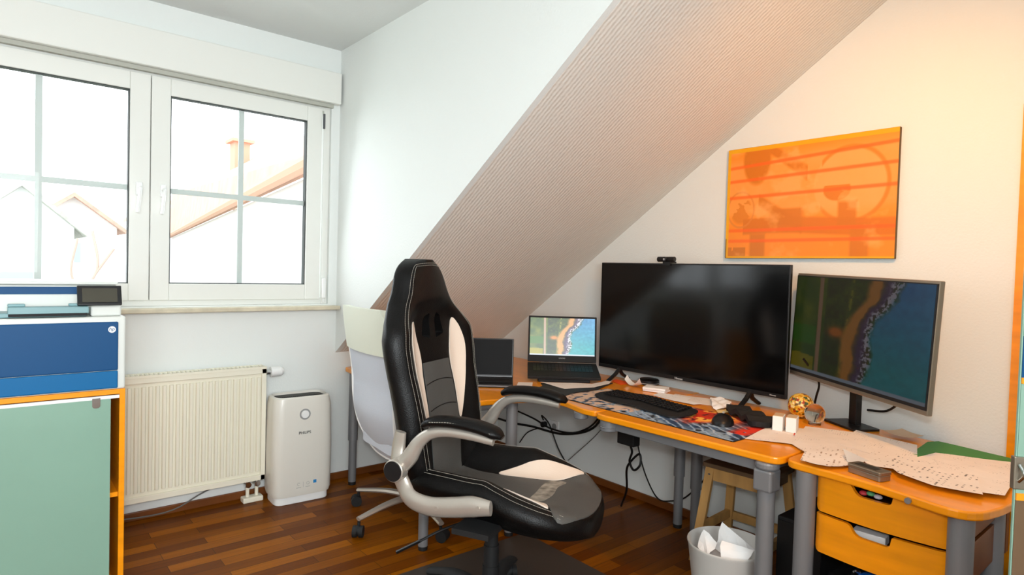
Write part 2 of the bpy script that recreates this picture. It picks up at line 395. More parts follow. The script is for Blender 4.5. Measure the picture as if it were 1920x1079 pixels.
# window wall: below the sill all along, above the window
WX0, WX1, WZ0, WZ1 = -4.25, -1.395, 1.12, 2.35
b = NB()
bx(b, (XL, 0, 0), (0, 0.14, HK)); bx(b, (XL, 0, HK), (XC + .1, 0.14, WZ0)); bx(b, (XL, 0, WZ1), (XC + .1, 0.14, H))
bx(b, (WX1, 0, WZ0), (XC + .1, 0.14, WZ1)); bx(b, (XL, 0, WZ0), (WX0, 0.14, WZ1)); struct('wall_window', b, WALL)
# baseboards
b = NB(); bx(b, (XL, -.014, 0), (0, 0, .045)); struct('baseboard_window', b, BASEW, bevel=.004)
b = NB(); bx(b, (-.014, YB, 0), (0, -.014, .045)); struct('baseboard_right', b, BASEW, bevel=.004)
# roller shutter box (trim) and sill
b = NB(); bx(b, (WX0 - .05, -.055, 2.355), (-1.355, 0.0, 2.545)); struct('trim_1', b, PVC, bevel=.006)
b = NB(); bx(b, (WX0 - .05, -.022, 2.333), (-1.39, 0.0, 2.354)); struct('trim_2', b, GRAYLINE)
b = NB(); bx(b, (WX0 - .03, -.075, 1.088), (XC - .005, 0.02, 1.112)); struct('trim_3', b, MARB, bevel=.004)
b = NB(); bx(b, (-.012, -3.30, .0), (0, -3.125, 2.05)); struct('trim_4', b, WOODY)  # wood strip standing in for a blurred orange reflection

# windows: frame, sash, panes, muntins
def frame_ring(bm, x0, x1, z0, z1, t, y0, y1):
    bx(bm, (x0, y0, z0), (x0 + t, y1, z1)); bx(bm, (x1 - t, y0, z0), (x1, y1, z1))
    bx(bm, (x0 + t, y0, z0), (x1 - t, y1, z0 + t)); bx(bm, (x0 + t, y0, z1 - t), (x1 - t, y1, z1))
def window(n, sx0, sx1, hinge_right):
    root = bpy.data.objects.new('window_%d' % n, None); COL.objects.link(root); root.location = (0, 0, 0); root['kind'] = 'structure'
    gx0, gx1 = sx0 + .09, sx1 - .092; z0, z1 = 1.150, 2.325; gz0, gz1 = 1.240, 2.235
    b = NB(); bx(b, (sx0, .005, z0), (gx0, .06, z1)); bx(b, (gx1, .005, z0), (sx1, .06, z1)); bx(b, (gx0, .005, z0), (gx1, .06, gz0)); bx(b, (gx0, .005, gz1), (gx1, .06, z1))
    link('window_sash', b, PVC, root, bevel=.004)
    b = NB(); frame_ring(b, gx0 - .001, gx1 + .001, gz0 - .001, gz1 + .001, .006, .012, .05); link('window_seal', b, PVCS, root)
    b = NB(); bx(b, (gx0, .03, gz0), (gx1, .036, gz1)); link('window_pane', b, WGL, root)
    mx = (gx0 + gx1) / 2 - .002
    b = NB(); bx(b, (mx - .014, .038, gz0), (mx + .014, .05, gz1)); bx(b, (gx0, .0375, 1.722), (gx1, .0505, 1.750)); link('window_muntin', b, MUNT, root)
    return root
w1 = window(1, -2.372, -1.450, True)
w2 = window(2, -3.292, -2.376, False)
w3 = window(3, -4.212, -3.296, False)
b = NB(); frame_ring(b, WX0, WX1, WZ0, WZ1, .038, .02, .12); bx(b, (-2.390, .03, WZ0), (-2.358, .10, WZ1)); bx(b, (-3.31, .03, WZ0), (-3.278, .10, WZ1)); struct('trim_5', b, PVC, bevel=.003)
def whandle(root, x, z):
    b = NB(); box(b, (x, -.001, z + .03), (.03, .014, .07)); hp = link('window_handle', b, WPLB, root, bevel=.005)
    b = NB(); tube(b, [(x, -.012, z + .03), (x, -.04, z + .03), (x - .004, -.045, z), (x - .012, -.042, z - .095)], .009, 8, side=(1, 0, 0)); link('handle_lever', b, WPLB, hp, smooth=True)
whandle(w1, -2.315, 1.70); whandle(w2, -2.425, 1.70)
b = NB(); cyl(b, (-1.443, -.004, 2.20), (-1.443, -.004, 2.29), .007); link('window_hinge', b, STEELD, w1, smooth=True)
b = NB(); box(b, (-1.432, -.012, 1.22), (.026, .024, .125)); cyl(b, (-1.432, -.012, 1.13), (-1.432, -.012, 1.158), .006); link('shutter_strap_guide', b, WPLB, w1, bevel=.008)

# ------------------------------------------------------------------ OUTSIDE
b = NB(); bx(b, (-30, 1, -3.1), (30, 60, -3)); struct('ground_outside', b, GRND)
t = thing('neighbour_house', 'white neighbouring house with long red tiled roof seen through the right window', 'building', (0, 12, -3))
def child(name, bm, m, par, **k):
    o = link(name, bm, m, par, **k); o.data.transform(Matrix.Translation(-par.location)) if par.type == 'EMPTY' and 'raw' not in k else None; return o
b = NB(); e0, e1, r0, r1 = (-.93, 1.2, 2.3), (1.95, 21.6, 2.3), (1.6, 1.2, 4.0), (2.5, 24, 4.0)
q = [b.verts.new(p) for p in (e0, e1, r1, r0)]; q2 = [b.verts.new((p[0] + .05, p[1], p[2] - .12)) for p in (e0, e1, r1, r0)]
b.faces.new(q); b.faces.new(q2[::-1])
for i in range(4): b.faces.new((q[i], q[(i + 1) % 4], q2[(i + 1) % 4], q2[i]))
child('roof', b, ROOFT, t)
b = NB(); tube(b, [(-.97, 1.2, 2.24), (1.91, 21.6, 2.24)], .07, 8, smooth=False); child('gutter', b, RTRIM, t, smooth=True)
b = NB(); prism(b, [(-.8, 1.3), (2.03, 21.5), (9, 21.5), (9, 1.3)], -3, 2.2); child('wall', b, HOUSEW, t)
b = NB(); bx(b, (1.45, 12, 2.9), (1.80, 12.4, 4.25)); bx(b, (1.37, 11.9, 4.25), (1.88, 12.5, 4.32)); child('chimney', b, RTRIM, t)
def house(label, x0, x1, y, zb, zt, zr, mr, wins):
    t = thing('distant_house', label, 'building', ((x0 + x1) / 2, y, -3))
    b = NB(); prism(b, [(x0, -3), (x1, -3), (x1, zt), ((x0 + x1) / 2, zr), (x0, zt)], y, y + 6, lambda u, v, w: (u, w, v)); child('wall', b, HOUSEW, t)
    b = NB(); c = (x0 + x1) / 2
    for xa in (x0 - .3, x1 + .3):
        za = zt - .3 * (zr - zt) / (c - x0)
        prism(b, [(xa, za), (c, zr), (c, zr + .18), (xa, za + .18)], y - .4, y + 6.3, lambda u, v, w: (u, w, v))
    child('roof', b, mr, t)
    for (wx, wz) in wins:
        b = NB(); bx(b, (wx - .3, y - .03, wz - .4), (wx + .3, y + .02, wz + .4)); child('house_window', b, HOUSED, t)
house('pale gabled house far outside with grey verge, at the left window', -3.6, -1.0, 20, -3, 2.3, 3.45, ROOFG, [(-2.3, 1.1), (-2.9, 1.1)])
house('white house with faded orange roof behind the gabled house outside', -1.9, 1.2, 28, -3, 2.7, 3.9, ROOFT, [(-.4, 1.6)])
house('small tiled house standing behind the long red roof outside', 2.9, 7.2, 30, -3, 3.6, 5.0, ROOFT, [])
b = NB(); t0 = (-.55, 13.5)
tube(b, [(-1.35, 13.5, -3), (-1.3, 13.5, .3), (-1.1, 13.5, 1.2), (-1.2, 13.6, 2.0)], .03, 6); tube(b, [(-1.3, 13.5, .4), (-1.6, 13.5, 1.0), (-1.5, 13.4, 1.8)], .025, 6); tube(b, [(-1.15, 13.5, 1.0), (-.8, 13.4, 1.6)], .03, 6)
tag(rebase(link('bare_tree', b, BRANCH, smooth=True), (-1.3, 13.5, -3)), 'thin bare tree standing outside before the far houses', 'tree')
b = NB(); random.seed(4)
for i in range(40): sph(b, (-6 + i * .11, 10 + random.random() * .3, random.uniform(.15, .35)), .35, u=8, v=6)
bx(b, (-6.2, 9.9, -3), (-1.4, 10.3, .2)); tag(rebase(link('hedge', b, HEDGE, smooth=True), (-2, 10.1, -3)), 'pale green hedge outside below the left window', 'hedge', kind='stuff')

# ------------------------------------------------------------------ RADIATOR
t = thing('radiator', 'cream panel radiator mounted on the wall under the window', 'radiator', (-2.29, -.07, .12))
RX0, RX1, RZ0, RZ1 = -2.80, -1.802, .125, .775
b = NB(); y1 = -.115
bx(b, (RX0, -.10, RZ0), (RX1, -.03, RZ1 - .01))
bx(b, (RX0, y1, RZ0), (RX1, -.10, RZ0 + .03)); bx(b, (RX0, y1, RZ1 - .04), (RX1, -.10, RZ1 - .012)); bx(b, (RX0, y1, RZ0), (RX0 + .025, -.10, RZ1 - .012)); bx(b, (RX1 - .025, y1, RZ0), (RX1, -.10, RZ1 - .012))
n = 30; st = (RX1 - RX0 - .05) / n
for i in range(n):
    x = RX0 + .025 + st * (i + .5)
    prism(b, [(x - st * .36, -.0999), (x - st * .22, y1 + .001), (x + st * .22, y1 + .001), (x + st * .36, -.0999)], RZ0 + .05, RZ1 - .06)
child('radiator_panel', b, RADM, t, bevel=.002)
b = NB()
frame_pts = [(RX0, -.118), (RX1, -.118), (RX1, -.03), (RX0, -.03)]
bx(b, (RX0, -.118, RZ1 - .012), (RX1, -.108, RZ1)); bx(b, (RX0, -.04, RZ1 - .012), (RX1, -.03, RZ1))
for i in range(48):
    x = RX0 + (RX1 - RX0) * i / 47; box(b, (min(max(x, RX0 + .004), RX1 - .004), -.074, RZ1 - .006), (.008, .07, .010))
child('top_grille', b, RADM, t)
b = NB(); cyl(b, (-1.79, -.075, .735), (-1.765, -.075, .735), .016); child('valve_body', b, CHROME, t, smooth=True)
b = NB(); cyl(b, (-1.768, -.075, .735), (-1.71, -.075, .735), .030, .028, 24); cyl(b, (-1.71, -.075, .735), (-1.695, -.075, .735), .028, .02, 24); child('thermostat_knob', b, WPLB, t, smooth=True, bevel=.003)
b = NB()
for x in (-1.885, -1.835): cyl(b, (x, -.075, .125), (x, -.075, .085), .013); cyl(b, (x, -.095, .10), (x, -.055, .10), .016)
child('pipe_valve', b, CHROME, t, smooth=True)
b = NB()
for x in (-1.885, -1.835): cyl(b, (x, -.075, .09), (x, -.075, .0), .010)
bx(b, (-1.915, -.105, .0), (-1.805, -.045, .03)); child('supply_pipe', b, RADM, t, bevel=.006)
for x in (-2.7, -1.9):
    b = NB(); bx(b, (x - .015, -.04, .25), (x + .015, -.003, .7)); child('wall_bracket', b, RADM, t)
b = NB(); tube(b, [(-2.7, -.04, .05), (-2.3, -.035, .02), (-2.1, -.03, .09), (-1.85, -.02, .16), (-1.6, -.02, .12)], .004, 6)
tag(rebase(link('power_cable', b, CABLEG, smooth=True), (-2.2, -.03, .02)), 'thin grey cable trailing under the cream radiator', 'cable')

# ------------------------------------------------------------------ AIR PURIFIER
t = thing('air_purifier', 'white air purifier with round dial standing between radiator and white desk chair', 'air purifier', (-1.630, -.165, 0), math.radians(-3))
W, D = .164, .105
def rr(w, d, r): return rpoly([(-w, -d), (w, -d), (w, d), (-w, d)], r, 6)
def loft(bm, polys, zs, fill=True):
    rings = [[bm.verts.new((p[0], p[1], z)) for p in P] for P, z in zip(polys, zs)]
    for a, c in zip(rings, rings[1:]):
        L = len(a)
        for i in range(L): bm.faces.new((a[i], a[(i + 1) % L], c[(i + 1) % L], c[i]))
    if fill: bm.faces.new(rings[0][::-1]); bm.faces.new(rings[-1])
b = NB(); loft(b, [rr(W, D, .06), rr(W + .006, D + .004, .06), rr(W + .008, D + .004, .06), rr(W + .002, D, .06), rr(W - .006, D - .008, .06), rr(W - .020, D - .022, .05), rr(W - .022, D - .024, .05)], [.045, .07, .30, .56, .602, .608, .575])
link('purifier_body', b, WPL, t, smooth=True, angle=50)
b = NB(); loft(b, [rr(W - .01, D - .01, .05), rr(W - .01, D - .01, .05)], [.0, .045]); link('purifier_base', b, WPLB, t, smooth=True, bevel=.004)
b = NB(); loft(b, [rr(W - .0215, D - .0235, .05), rr(W - .0215, D - .0235, .05)], [.5765, .594]); 
for i in range(26):
    x = -W + .035 + i * (2 * W - .07) / 25; box(b, (x, -D + .07, .5965), (.005, .055, .007), None)
link('outlet_grille', b, DGR, t)
b = NB(); cyl(b, (0, -D + .002, .51), (0, -D - .004, .51), .031, n=32); g = link('control_dial', b, GREYP, t, smooth=True)
b = NB(); cyl(b, (0, -D - .003, .51), (0, -D - .009, .51), .023, .021, 32); link('dial_button', b, WPLB, g, smooth=True)
text_mesh('lettering', 'PHILIPS', .022, BLACKINK, t, frame_m((.0, -D - .0052, .405), (1, 0, 0), (0, 0, 1)))
b = NB(); box(b, (.062, -D - .005, .115), (.018, .002, .018)); link('sticker', b, BLUEST, t)
b = NB()
for x in (-.03, .022):
    tube(b, [(x + .008 * math.cos(a), -D - .0048, .112 + .008 * math.sin(a)) for a in [k * PI / 6 for k in range(1 if x < 0 else 0, 11 if x < 0 else 13)]], .0009, 4, k=1)
box(b, (-.03, -D - .0045, .092), (.026, .001, .002)); box(b, (.022, -D - .0045, .092), (.026, .001, .002)); box(b, (-.004, -D - .0045, .108), (.001, .001, .03))
link('symbols', b, GREYP, t)

# ------------------------------------------------------------------ CABINET + PRINTER
CY, CZ, CX1 = -.90, .860, -2.607; CX0 = CX1 - .80
t = thing('glass_door_cabinet', 'beech cabinet with frosted green glass door carrying the blue printer', 'cabinet', ((CX0 + CX1) / 2, -.71, 0))
b = NB(); bx(b, (CX1 - .019, CY, 0), (CX1, -.52, CZ)); bx(b, (CX0, CY, 0), (CX0 + .019, -.52, CZ)); bx(b, (CX0 + .019, CY, CZ - .019), (CX1 - .019, -.52, CZ)); bx(b, (CX0 + .019, CY + .01, 0), (CX1 - .019, -.52, .06)); bx(b, (CX0 + .019, -.53, .06), (CX1 - .019, -.52, CZ - .019))
child('cabinet_body', b, WOODY, t, bevel=.001)
b = NB(); bx(b, (CX0 + .019, CY + .03, .43), (CX1 - .019, -.53, .448)); child('shelf', b, WOOD, t)
b = NB(); bx(b, (CX0 + .02, CY - .002, .072), (CX1 - .048, CY + .004, CZ - .026)); dr = child('glass_door', b, FROST, t)
b = NB(); bx(b, (CX0 + .02, CY - .004, CZ - .034), (CX1 - .02, CY + .006, CZ - .022)); child('door_rail', b, WHT, t)
b = NB(); prism(b, rpoly([(CX1 - .108, CZ - .028), (CX1 - .108, CZ - .066), (CX1 - .082, CZ - .066), (CX1 - .082, CZ - .028)], [0, .012, .012, 0]), CY - .006, CY - .0025, lambda u, v, w: (u, w, v)); o = child('door_clamp', b, CHROME, t)

t = thing('laser_printer', 'white and blue laser printer with tilted black touchscreen on the glass door cabinet', 'printer', (-2.85, -.66, CZ))
PX1, PX0, PF, PK = -2.607, -3.075, -.905, -.50
z0 = CZ
b = NB(); bx(b, (PX0, PF + .006, z0), (PX1, PK, z0 + .282))                                  # lower body
bx(b, (PX0 + .01, PF + .15, z0 + .282), (PX1 - .012, PK + .01, z0 + .400))                 # upper rear mass
bx(b, (PX1 - .112, PF + .03, z0 + .282), (PX1 - .012, PF + .16, z0 + .322))                # shelf under the touchscreen
child('printer_body', b, PRW, t, bevel=.008, seg=3)
b = NB(); bx(b, (PX0 + .01, PF + .02, z0 + .284), (PX1 - .125, PF + .15, z0 + .300)); child('output_tray', b, TEALP, t, bevel=.003)
b = NB(); bx(b, (PX0 + .11, PF + .005, z0 + .296), (PX1 - .12, PF + .06, z0 + .322)); bx(b, (PX0 + .11, PF + .03, z0 + .322), (PX0 + .16, PF + .06, z0 + .332)); bx(b, (PX1 - .18, PF + .03, z0 + .322), (PX1 - .12, PF + .06, z0 + .332)); child('tray_flap', b, TEALP, t, bevel=.003)
b = NB(); bx(b, (PX0 + .112, PF + .003, z0 + .288), (PX1 - .125, PF + .03, z0 + .298)); child('tray_slot', b, BLKM, t)
b = NB(); bx(b, (PX0 + .012, PF - .004, z0 + .075), (PX1 - .026, PF + .01, z0 + .262)); fp = child('front_cover', b, BLUE, t, bevel=.004)
b = NB(); bx(b, (PX0 + .012, PF - .004, z0 + .006), (PX1 - .026, PF + .01, z0 + .073)); child('paper_drawer', b, BLUE2, t, bevel=.004)
b = NB(); bx(b, (PX0 + .012, PF + .143, z0 + .362), (PX1 - .10, PF + .152, z0 + .390)); child('blue_band', b, BLUE, t, bevel=.002)
b = NB(); bx(b, (PX0 + .005, PF + .12, z0 + .400), (PX1 - .012, PK + .03, z0 + .412)); child('scanner_lid', b, PRW, t, bevel=.004)
rx = Matrix.Rotation(math.radians(-22), 3, 'X')
b = NB(); box(b, (PX1 - .085, PF + .02, z0 + .362), (.142, .014, .078), rx); ts = child('touchscreen', b, BLK, t, bevel=.003)
b = NB(); box(b, (PX1 - .085, PF + .0117, z0 + .364), (.112, .002, .056), rx); o = link('screen_glass', b, mat('dim_display', (66, 64, 54), 0.25), ts); o.data.transform(Matrix.Translation(-t.location))
def disc_logo(parent, c, r):
    b = NB(); cyl(b, c, (c[0], c[1] - .002, c[2]), r, n=32); d = link('round_badge', b, WPLB, parent, smooth=True); d.data.transform(Matrix.Translation(-t.location))
    x = text_mesh('lettering', 'hp', r * 1.5, BLUE, d, Matrix.Translation((c[0], c[1] - .0024, c[2] + r * .12)) @ frame_m((0, 0, 0), (1, 0, 0), (.25, 0, 1)))
    x.data.transform(Matrix.Translation(-t.location))
disc_logo(fp, (-2.654, PF - .0035, z0 + .233), .0125)

# ------------------------------------------------------------------ DESKS
DZ, TH = .72, .027
def top(name, poly, rad, parent, m=WOOD):
    b = NB(); prism(b, rpoly(poly, rad, 6), DZ - TH, DZ); return link(name, b, m, parent, bevel=.006, seg=3)
def leg(parent, x, y, zt=DZ - TH, r=.029, r2=.024, zs=.20, name='leg'):
    b = NB(); cyl(b, (x, y, zs), (x, y, zt), r, n=28); cyl(b, (x, y, .02), (x, y, zs), r2, n=28); l = link(name, b, STEEL, parent, smooth=True)
    b = NB(); cyl(b, (x, y, 0), (x, y, .022), r2 * .95, n=20); link('leg_foot', b, BLKM, l, smooth=True)
    return l
# corner desk
t = thing('corner_desk', 'beech corner desk top on grey tubular legs holding both laptops', 'desk')
top('tabletop', [(-1.29, -.03), (-1.42, -1.12), (-1.36, -1.27), (-1.00, -1.34), (-.86, -1.42), (-.825, -1.52), (-.875, -1.70), (-.868, -1.785), (-.03, -1.785), (-.03, -.03)], [.03, .05, .06, .1, .08, .05, .03, .03, .0, .0], t)
leg(t, -1.28, -.15, zs=.28); leg(t, -1.405, -1.18, zs=.28); leg(t, -.965, -1.30, zs=.28)
b = NB(); tube(b, [(-1.26, -.2, .675), (-1.37, -1.10, .675)], .018, 8, smooth=False); tube(b, [(-1.35, -1.22, .675), (-.98, -1.29, .675)], .018, 8, smooth=False); link('support_beam', b, STEEL, t)
b = NB(); cyl(b, (-.83, -1.655, .660), (-.83, -1.655, DZ - TH), .035, n=28); link('corner_bracket', b, STEEL, t, smooth=True, bevel=.004)
# middle desk
t = thing('straight_desk', 'straight beech desk along the wall with keyboard and television on top', 'desk')
top('tabletop', [(-.045, -1.79), (-.885, -1.79), (-.893, -1.86), (-.868, -2.655), (-.045, -2.655)], [0, .05, .03, .05, 0], t)
b = NB(); bx(b, (-.835, -2.58, .645), (-.80, -1.82, DZ - TH)); bx(b, (-.14, -2.58, .645), (-.105, -1.82, DZ - TH)); bx(b, (-.80, -2.60, .650), (-.14, -2.565, DZ - TH)); bx(b, (-.80, -1.87, .650), (-.14, -1.835, DZ - TH)); link('steel_frame', b, STEEL, t, bevel=.004)
leg(t, -.165, -1.87, zs=.24)
l = leg(t, -.835, -2.595, r=.031)
b = NB(); cyl(b, (-.835, -2.595, .665), (-.835, -2.595, DZ - TH), .043, n=28); box(b, (-.835, -2.595, .625), (.075, .07, .08)); link('leg_bracket', b, STEEL, l, bevel=.008)
leg(t, -.165, -2.58)
b = NB(); cyl(b, (-.835, -1.835, .640), (-.835, -1.835, DZ - TH), .040, n=28); cyl(b, (-.835, -1.835, .655), (-.835, -1.835, .661), .0415, n=28); link('corner_bracket', b, STEEL, t, smooth=True, bevel=.003)
# second rear leg belongs to the corner desk
leg(bpy.data.objects['corner_desk'], -.165, -1.765, zs=.28)
# drawer desk
t = thing('drawer_desk', 'beech end desk covered in papers with two bow fronted drawers', 'desk')
top('tabletop', [(-.055, -2.665), (-.855, -2.665), (-.865, -2.93), (-.935, -3.235), (-.74, -3.285), (-.30, -3.265), (-.13, -3.20)], [0, .05, .1, .09, .09, .04, .03], t)
for x, y in ((-.830, -2.735), (-.862, -3.195), (-.40, -3.175), (-.14, -2.735)): leg(t, x, y, r=.033, r2=.033, zs=.1)
b = NB(); cyl(b, (-.9085, -3.07, .705), (-.899, -3.07, .705), .009, n=20); link('lock', b, STEEL, t, smooth=True)
FX = -.825
def fmap(u, v, w):   # u along -y from the left end, v up, w depth outward (top layer = 0)
    L = .415; r = .05
    bow = .022 * math.sin(PI * min(max(u / L, 0), 1))
    x = FX - bow - w; y = -2.768 - u
    if u > L - r:
        s = (u - (L - r)) / r; x += r * (1 - math.sqrt(max(0, 1 - s * s))) * 0.9
    if u < .02: x += .012 * (1 - u / .02) ** 2
    return (x, y, v)
for (z0, z1, lab) in ((.566, .690, None), (.425, .556, None)):
    L = .415; c0, c1 = .118, .245
    poly = rpoly([(0, z0), (L, z0), (L, z1), (c1, z1), (c1 - .006, z1 - .034), (c0 + .02, z1 - .034), (c0, z1 - .004), (c0 - .012, z1), (0, z1)], [.02, .004, .004, .004, .012, .02, .01, .004, .004])
    b = NB(); drape(b, poly, fmap, .016, .018)
    d = link('drawer', b, WOODY, t, smooth=True, angle=35)
    b = NB(); bx(b, (-.30, -2.772, z0 + .005), (-.80, -2.780, z1 - .045)); bx(b, (-.30, -3.176, z0 + .005), (-.79, -3.184, z1)); bx(b, (-.308, -3.176, z0 + .005), (-.30, -2.780, z1 - .045)); bx(b, (-.30, -3.176, z0 + .005), (-.80, -2.780, z0 + .012))
    link('drawer_box', b, BASEW, d)
b = NB(); bx(b, (-.25, -2.766, .42), (-.29, -3.19, .69)); link('drawer_back_panel', b, BASEW, t)
# contents of the drawers
b = NB(); box(b, (-.77, -2.925, .512), (.05, .10, .03), .1); tag(rebase(link('paper_box', b, PAPERW, bevel=.003), (-.77, -2.925, .497)), 'small white box lying in the lower open drawer', 'box')
b = NB(); box(b, (-.73, -2.91, .55), (.03, .075, .02), .15); tag(rebase(link('plastic_case', b, mat('pale_blue_plastic', (170, 196, 216), .4), bevel=.003), (-.73, -2.91, .44)), 'pale blue plastic case in the lower open drawer', 'case')
random.seed(9)
for i, (cc, w) in enumerate((((190, 60, 70), 'small red trinket in the upper drawer notch'), ((90, 160, 110), 'small green trinket in the upper drawer notch'), ((200, 200, 210), 'small silver trinket in the upper drawer notch'))):
    b = NB(); sph(b, (-.815, -2.915 - i * .022, .664 + .004 * (i % 2)), .013, (1, 1, .6), 12, 8)
    tag(rebase(link('trinket', b, mat('trinket_%d' % i, cc, .4), smooth=True), (-.815, -2.915 - i * .022, .655)), w, 'trinket')

# ------------------------------------------------------------------ TELEVISION + WEBCAM
t = thing('television', 'large black flat television on splayed feet standing on the straight desk', 'television', (-.13, -1.73, DZ))
ty0, ty1, tz0, tz1, tx = -1.150, -2.322, .790, 1.425, -.150
b = NB(); bx(b, (tx, ty1, tz0), (tx + .022, ty0, tz1)); bx(b, (tx + .022, ty1 + .25, tz0 + .05), (tx + .06, ty0 - .25, tz1 - .2)); child('tv_casing', b, BLK, t, bevel=.003)
b = NB(); bx(b, (tx - .0015, ty1 + .008, tz0 + .022), (tx, ty0 - .008, tz1 - .008)); child('tv_screen', b, TVS, t)
for y in (-1.31, -2.14):
    b = NB()
    tube(b, [(tx + .010, y, tz0 + .01), (tx - .03, y, .765), (tx - .10, y - .005, DZ + .0115)], .014, 8, ry=.009, side=(0, 1, 0))
    tube(b, [(tx + .010, y, tz0 + .01), (tx + .03, y, .765), (tx + .085, y - .005, DZ + .0115)], .014, 8, ry=.009, side=(0, 1, 0))
    child('tv_foot', b, BLK, t, smooth=True)
o = text_mesh('lettering', 'Hisense', .016, LOGO, t, frame_m((tx - .002, -1.73, tz0 + .010), (0, -1, 0), (0, 0, 1))); o.data.transform(Matrix.Translation(-t.location))
o = text_mesh('lettering', 'Hisense', .010, LOGO, t, frame_m((tx - .002, -2.26, tz0 + .011), (0, -1, 0), (0, 0, 1))); o.data.transform(Matrix.Translation(-t.location))
t = thing('webcam', 'small black webcam clipped on the television top edge', 'webcam', (-.15, -1.63, 1.430))
b = NB(); cyl(b, (-.16, -1.575, 1.447), (-.16, -1.685, 1.447), .014, n=20); cyl(b, (-.172, -1.63, 1.447), (-.182, -1.63, 1.447), .013, n=20); child('webcam_body', b, BLK, t, smooth=True, bevel=.002)
b = NB(); cyl(b, (-.182, -1.63, 1.447), (-.184, -1.63, 1.447), .006, n=16); child('lens', b, CHROME, t, smooth=True)
b = NB(); bx(b, (-.155, -1.655, 1.4265), (-.10, -1.605, 1.436)); bx(b, (-.160, -1.655, 1.413), (-.1525, -1.605, 1.436)); child('clip', b, BLK, t, bevel=.002)

# ------------------------------------------------------------------ wallpaper picture used by two screens
def coast(U, V):
    x, y = U, V; n1 = fbm(x * 8, y * 6, 1); n2 = fbm(x * 30, y * 24, 5); n3 = fbm(x * 70, y * 50, 9)
    sh = .52 + .20 * y ** 1.6 + .05 * (n1 - .5) * 2 + .03 * np.sin(y * 9)
    w = np.stack
    def C(r, g, b_): return np.stack([np.full_like(x, r), np.full_like(x, g), np.full_like(x, b_)], 1)
    def mixc(a, c, m): m = np.clip(m, 0, 1)[:, None]; return a * (1 - m) + c * m
    col = mixc(C(58, 92, 16), C(120, 132, 30), (n1 - .35) * 2.2)
    col = mixc(col, C(34, 52, 14), (x > .27) * (n2 * 1.6 - .15))
    col = mixc(col, C(60, 120, 12), ((x < .2) & (y > .30) & (y < .50)) * 0.9)
    col = mixc(col, C(190, 170, 30), ((x < .2) & (y < .16 + .05 * n1)) * .8)
    d = np.abs(x - .40 - .03 * np.sin(y * 7)); col = mixc(col, C(236, 140, 50), np.exp(-((x - .37) / .06) ** 2 - ((y - .47) / .05) ** 2) * 1.3)
    col = mixc(col, C(210, 200, 80), np.clip(1 - np.abs(x - (.42 + .06 * y)) / .025, 0, 1) * .7 * (n2 > .45))
    road = np.clip(1 - np.abs(x - .225 - .008 * (1 - y)) / .022, 0, 1) * 3; col = mixc(col, C(196, 164, 140), road * (n3 * .4 + .6))
    sand = np.clip(1 - np.abs(x - (sh - .08)) / .07, 0, 1) * 1.6; col = mixc(col, C(232, 166, 96), sand)
    rock = np.clip(1 - np.abs(x - (sh + .01)) / .06, 0, 1) * 1.8; col = mixc(col, C(96, 78, 110), rock * (n3 * .8 + .4))
    foam = np.clip(1 - np.abs(x - (sh + .055)) / .05, 0, 1) * 2; col = mixc(col, C(236, 232, 244), foam * (n3 > .52))
    sea = np.clip((x - sh - .06) / .04, 0, 1); seac = mixc(C(24, 168, 176), C(60, 140, 200), (y - .2) * 1.2); seac = mixc(seac, C(120, 190, 230), np.clip((x - .75) * 2, 0, 1) * y)
    col = mixc(col, seac + (n2[:, None] - .5) * 40, sea * (1 - .5 * foam * (n3 > .55)))
    col = mixc(col, C(214, 226, 240), (y < .035) * 1.0)
    return col
def coast_dim(U, V):
    x = U; c = coast(U, V)
    c[:, 2] *= .9
    return c
SCR_L = mat_attr('lit_laptop_screen', 0.3, 0.72); SCR_M = mat_attr('dim_monitor_screen', 0.3, 0.06, .25)

# ------------------------------------------------------------------ OPEN LAPTOP on stand
la = math.atan2(-.752, -.66) ; LF = Vector((math.cos(la), math.sin(la), 0)); LR = Vector((-LF.y, LF.x, 0))   # facing, and its left-hand axis
t = thing('laptop_stand', 'low black wedge stand beneath the lit laptop', 'laptop stand', (-.388, -1.082, DZ), la)
b = NB(); prism(b, [(-.13, 0), (.12, 0), (.12, .018), (-.13, .058)], -.15, .15, lambda u, v, w: (u, w, v)); link('wedge', b, BLKM, t, bevel=.004)
t = thing('laptop', 'open black laptop showing a coastline picture on its stand', 'laptop', (-.388, -1.082, DZ + .038), la)
tilt = math.radians(9.1); HW = .212
Rt_ = Matrix.Rotation(tilt, 4, 'Y')
def put(o, m): o.data.transform(m); return o
b = NB(); box(b, (0, 0, .011), (.265, HW * 2, .018)); put(link('laptop_base', b, BLKM, t, bevel=.003), Rt_)
b = NB()
for i in range(6):
    for j in range(16): box(b, (-.085 + i * .022, -.17 + j * .0225, .0212), (.017, .018, .002))
put(link('keys', b, BLK, t), Rt_)
lid = Matrix.Translation((-.133, 0, .048)) @ Matrix.Rotation(math.radians(-9), 4, 'Y')
b = NB(); box(b, (-.004, 0, .138), (.008, HW * 2, .285)); ld = put(link('laptop_lid', b, BLKM, t, bevel=.003), lid)
printed('lit_screen', HW * 2 - .022, .232, 190, 110, coast, SCR_L, ld, lid @ frame_m((.0008, 0, .153), (0, 1, 0), (0, 0, 1)))
text_mesh('lettering', 'LENOVO', .010, LOGO, ld, lid @ frame_m((.0003, 0, .020), (0, 1, 0), (0, 0, 1)))
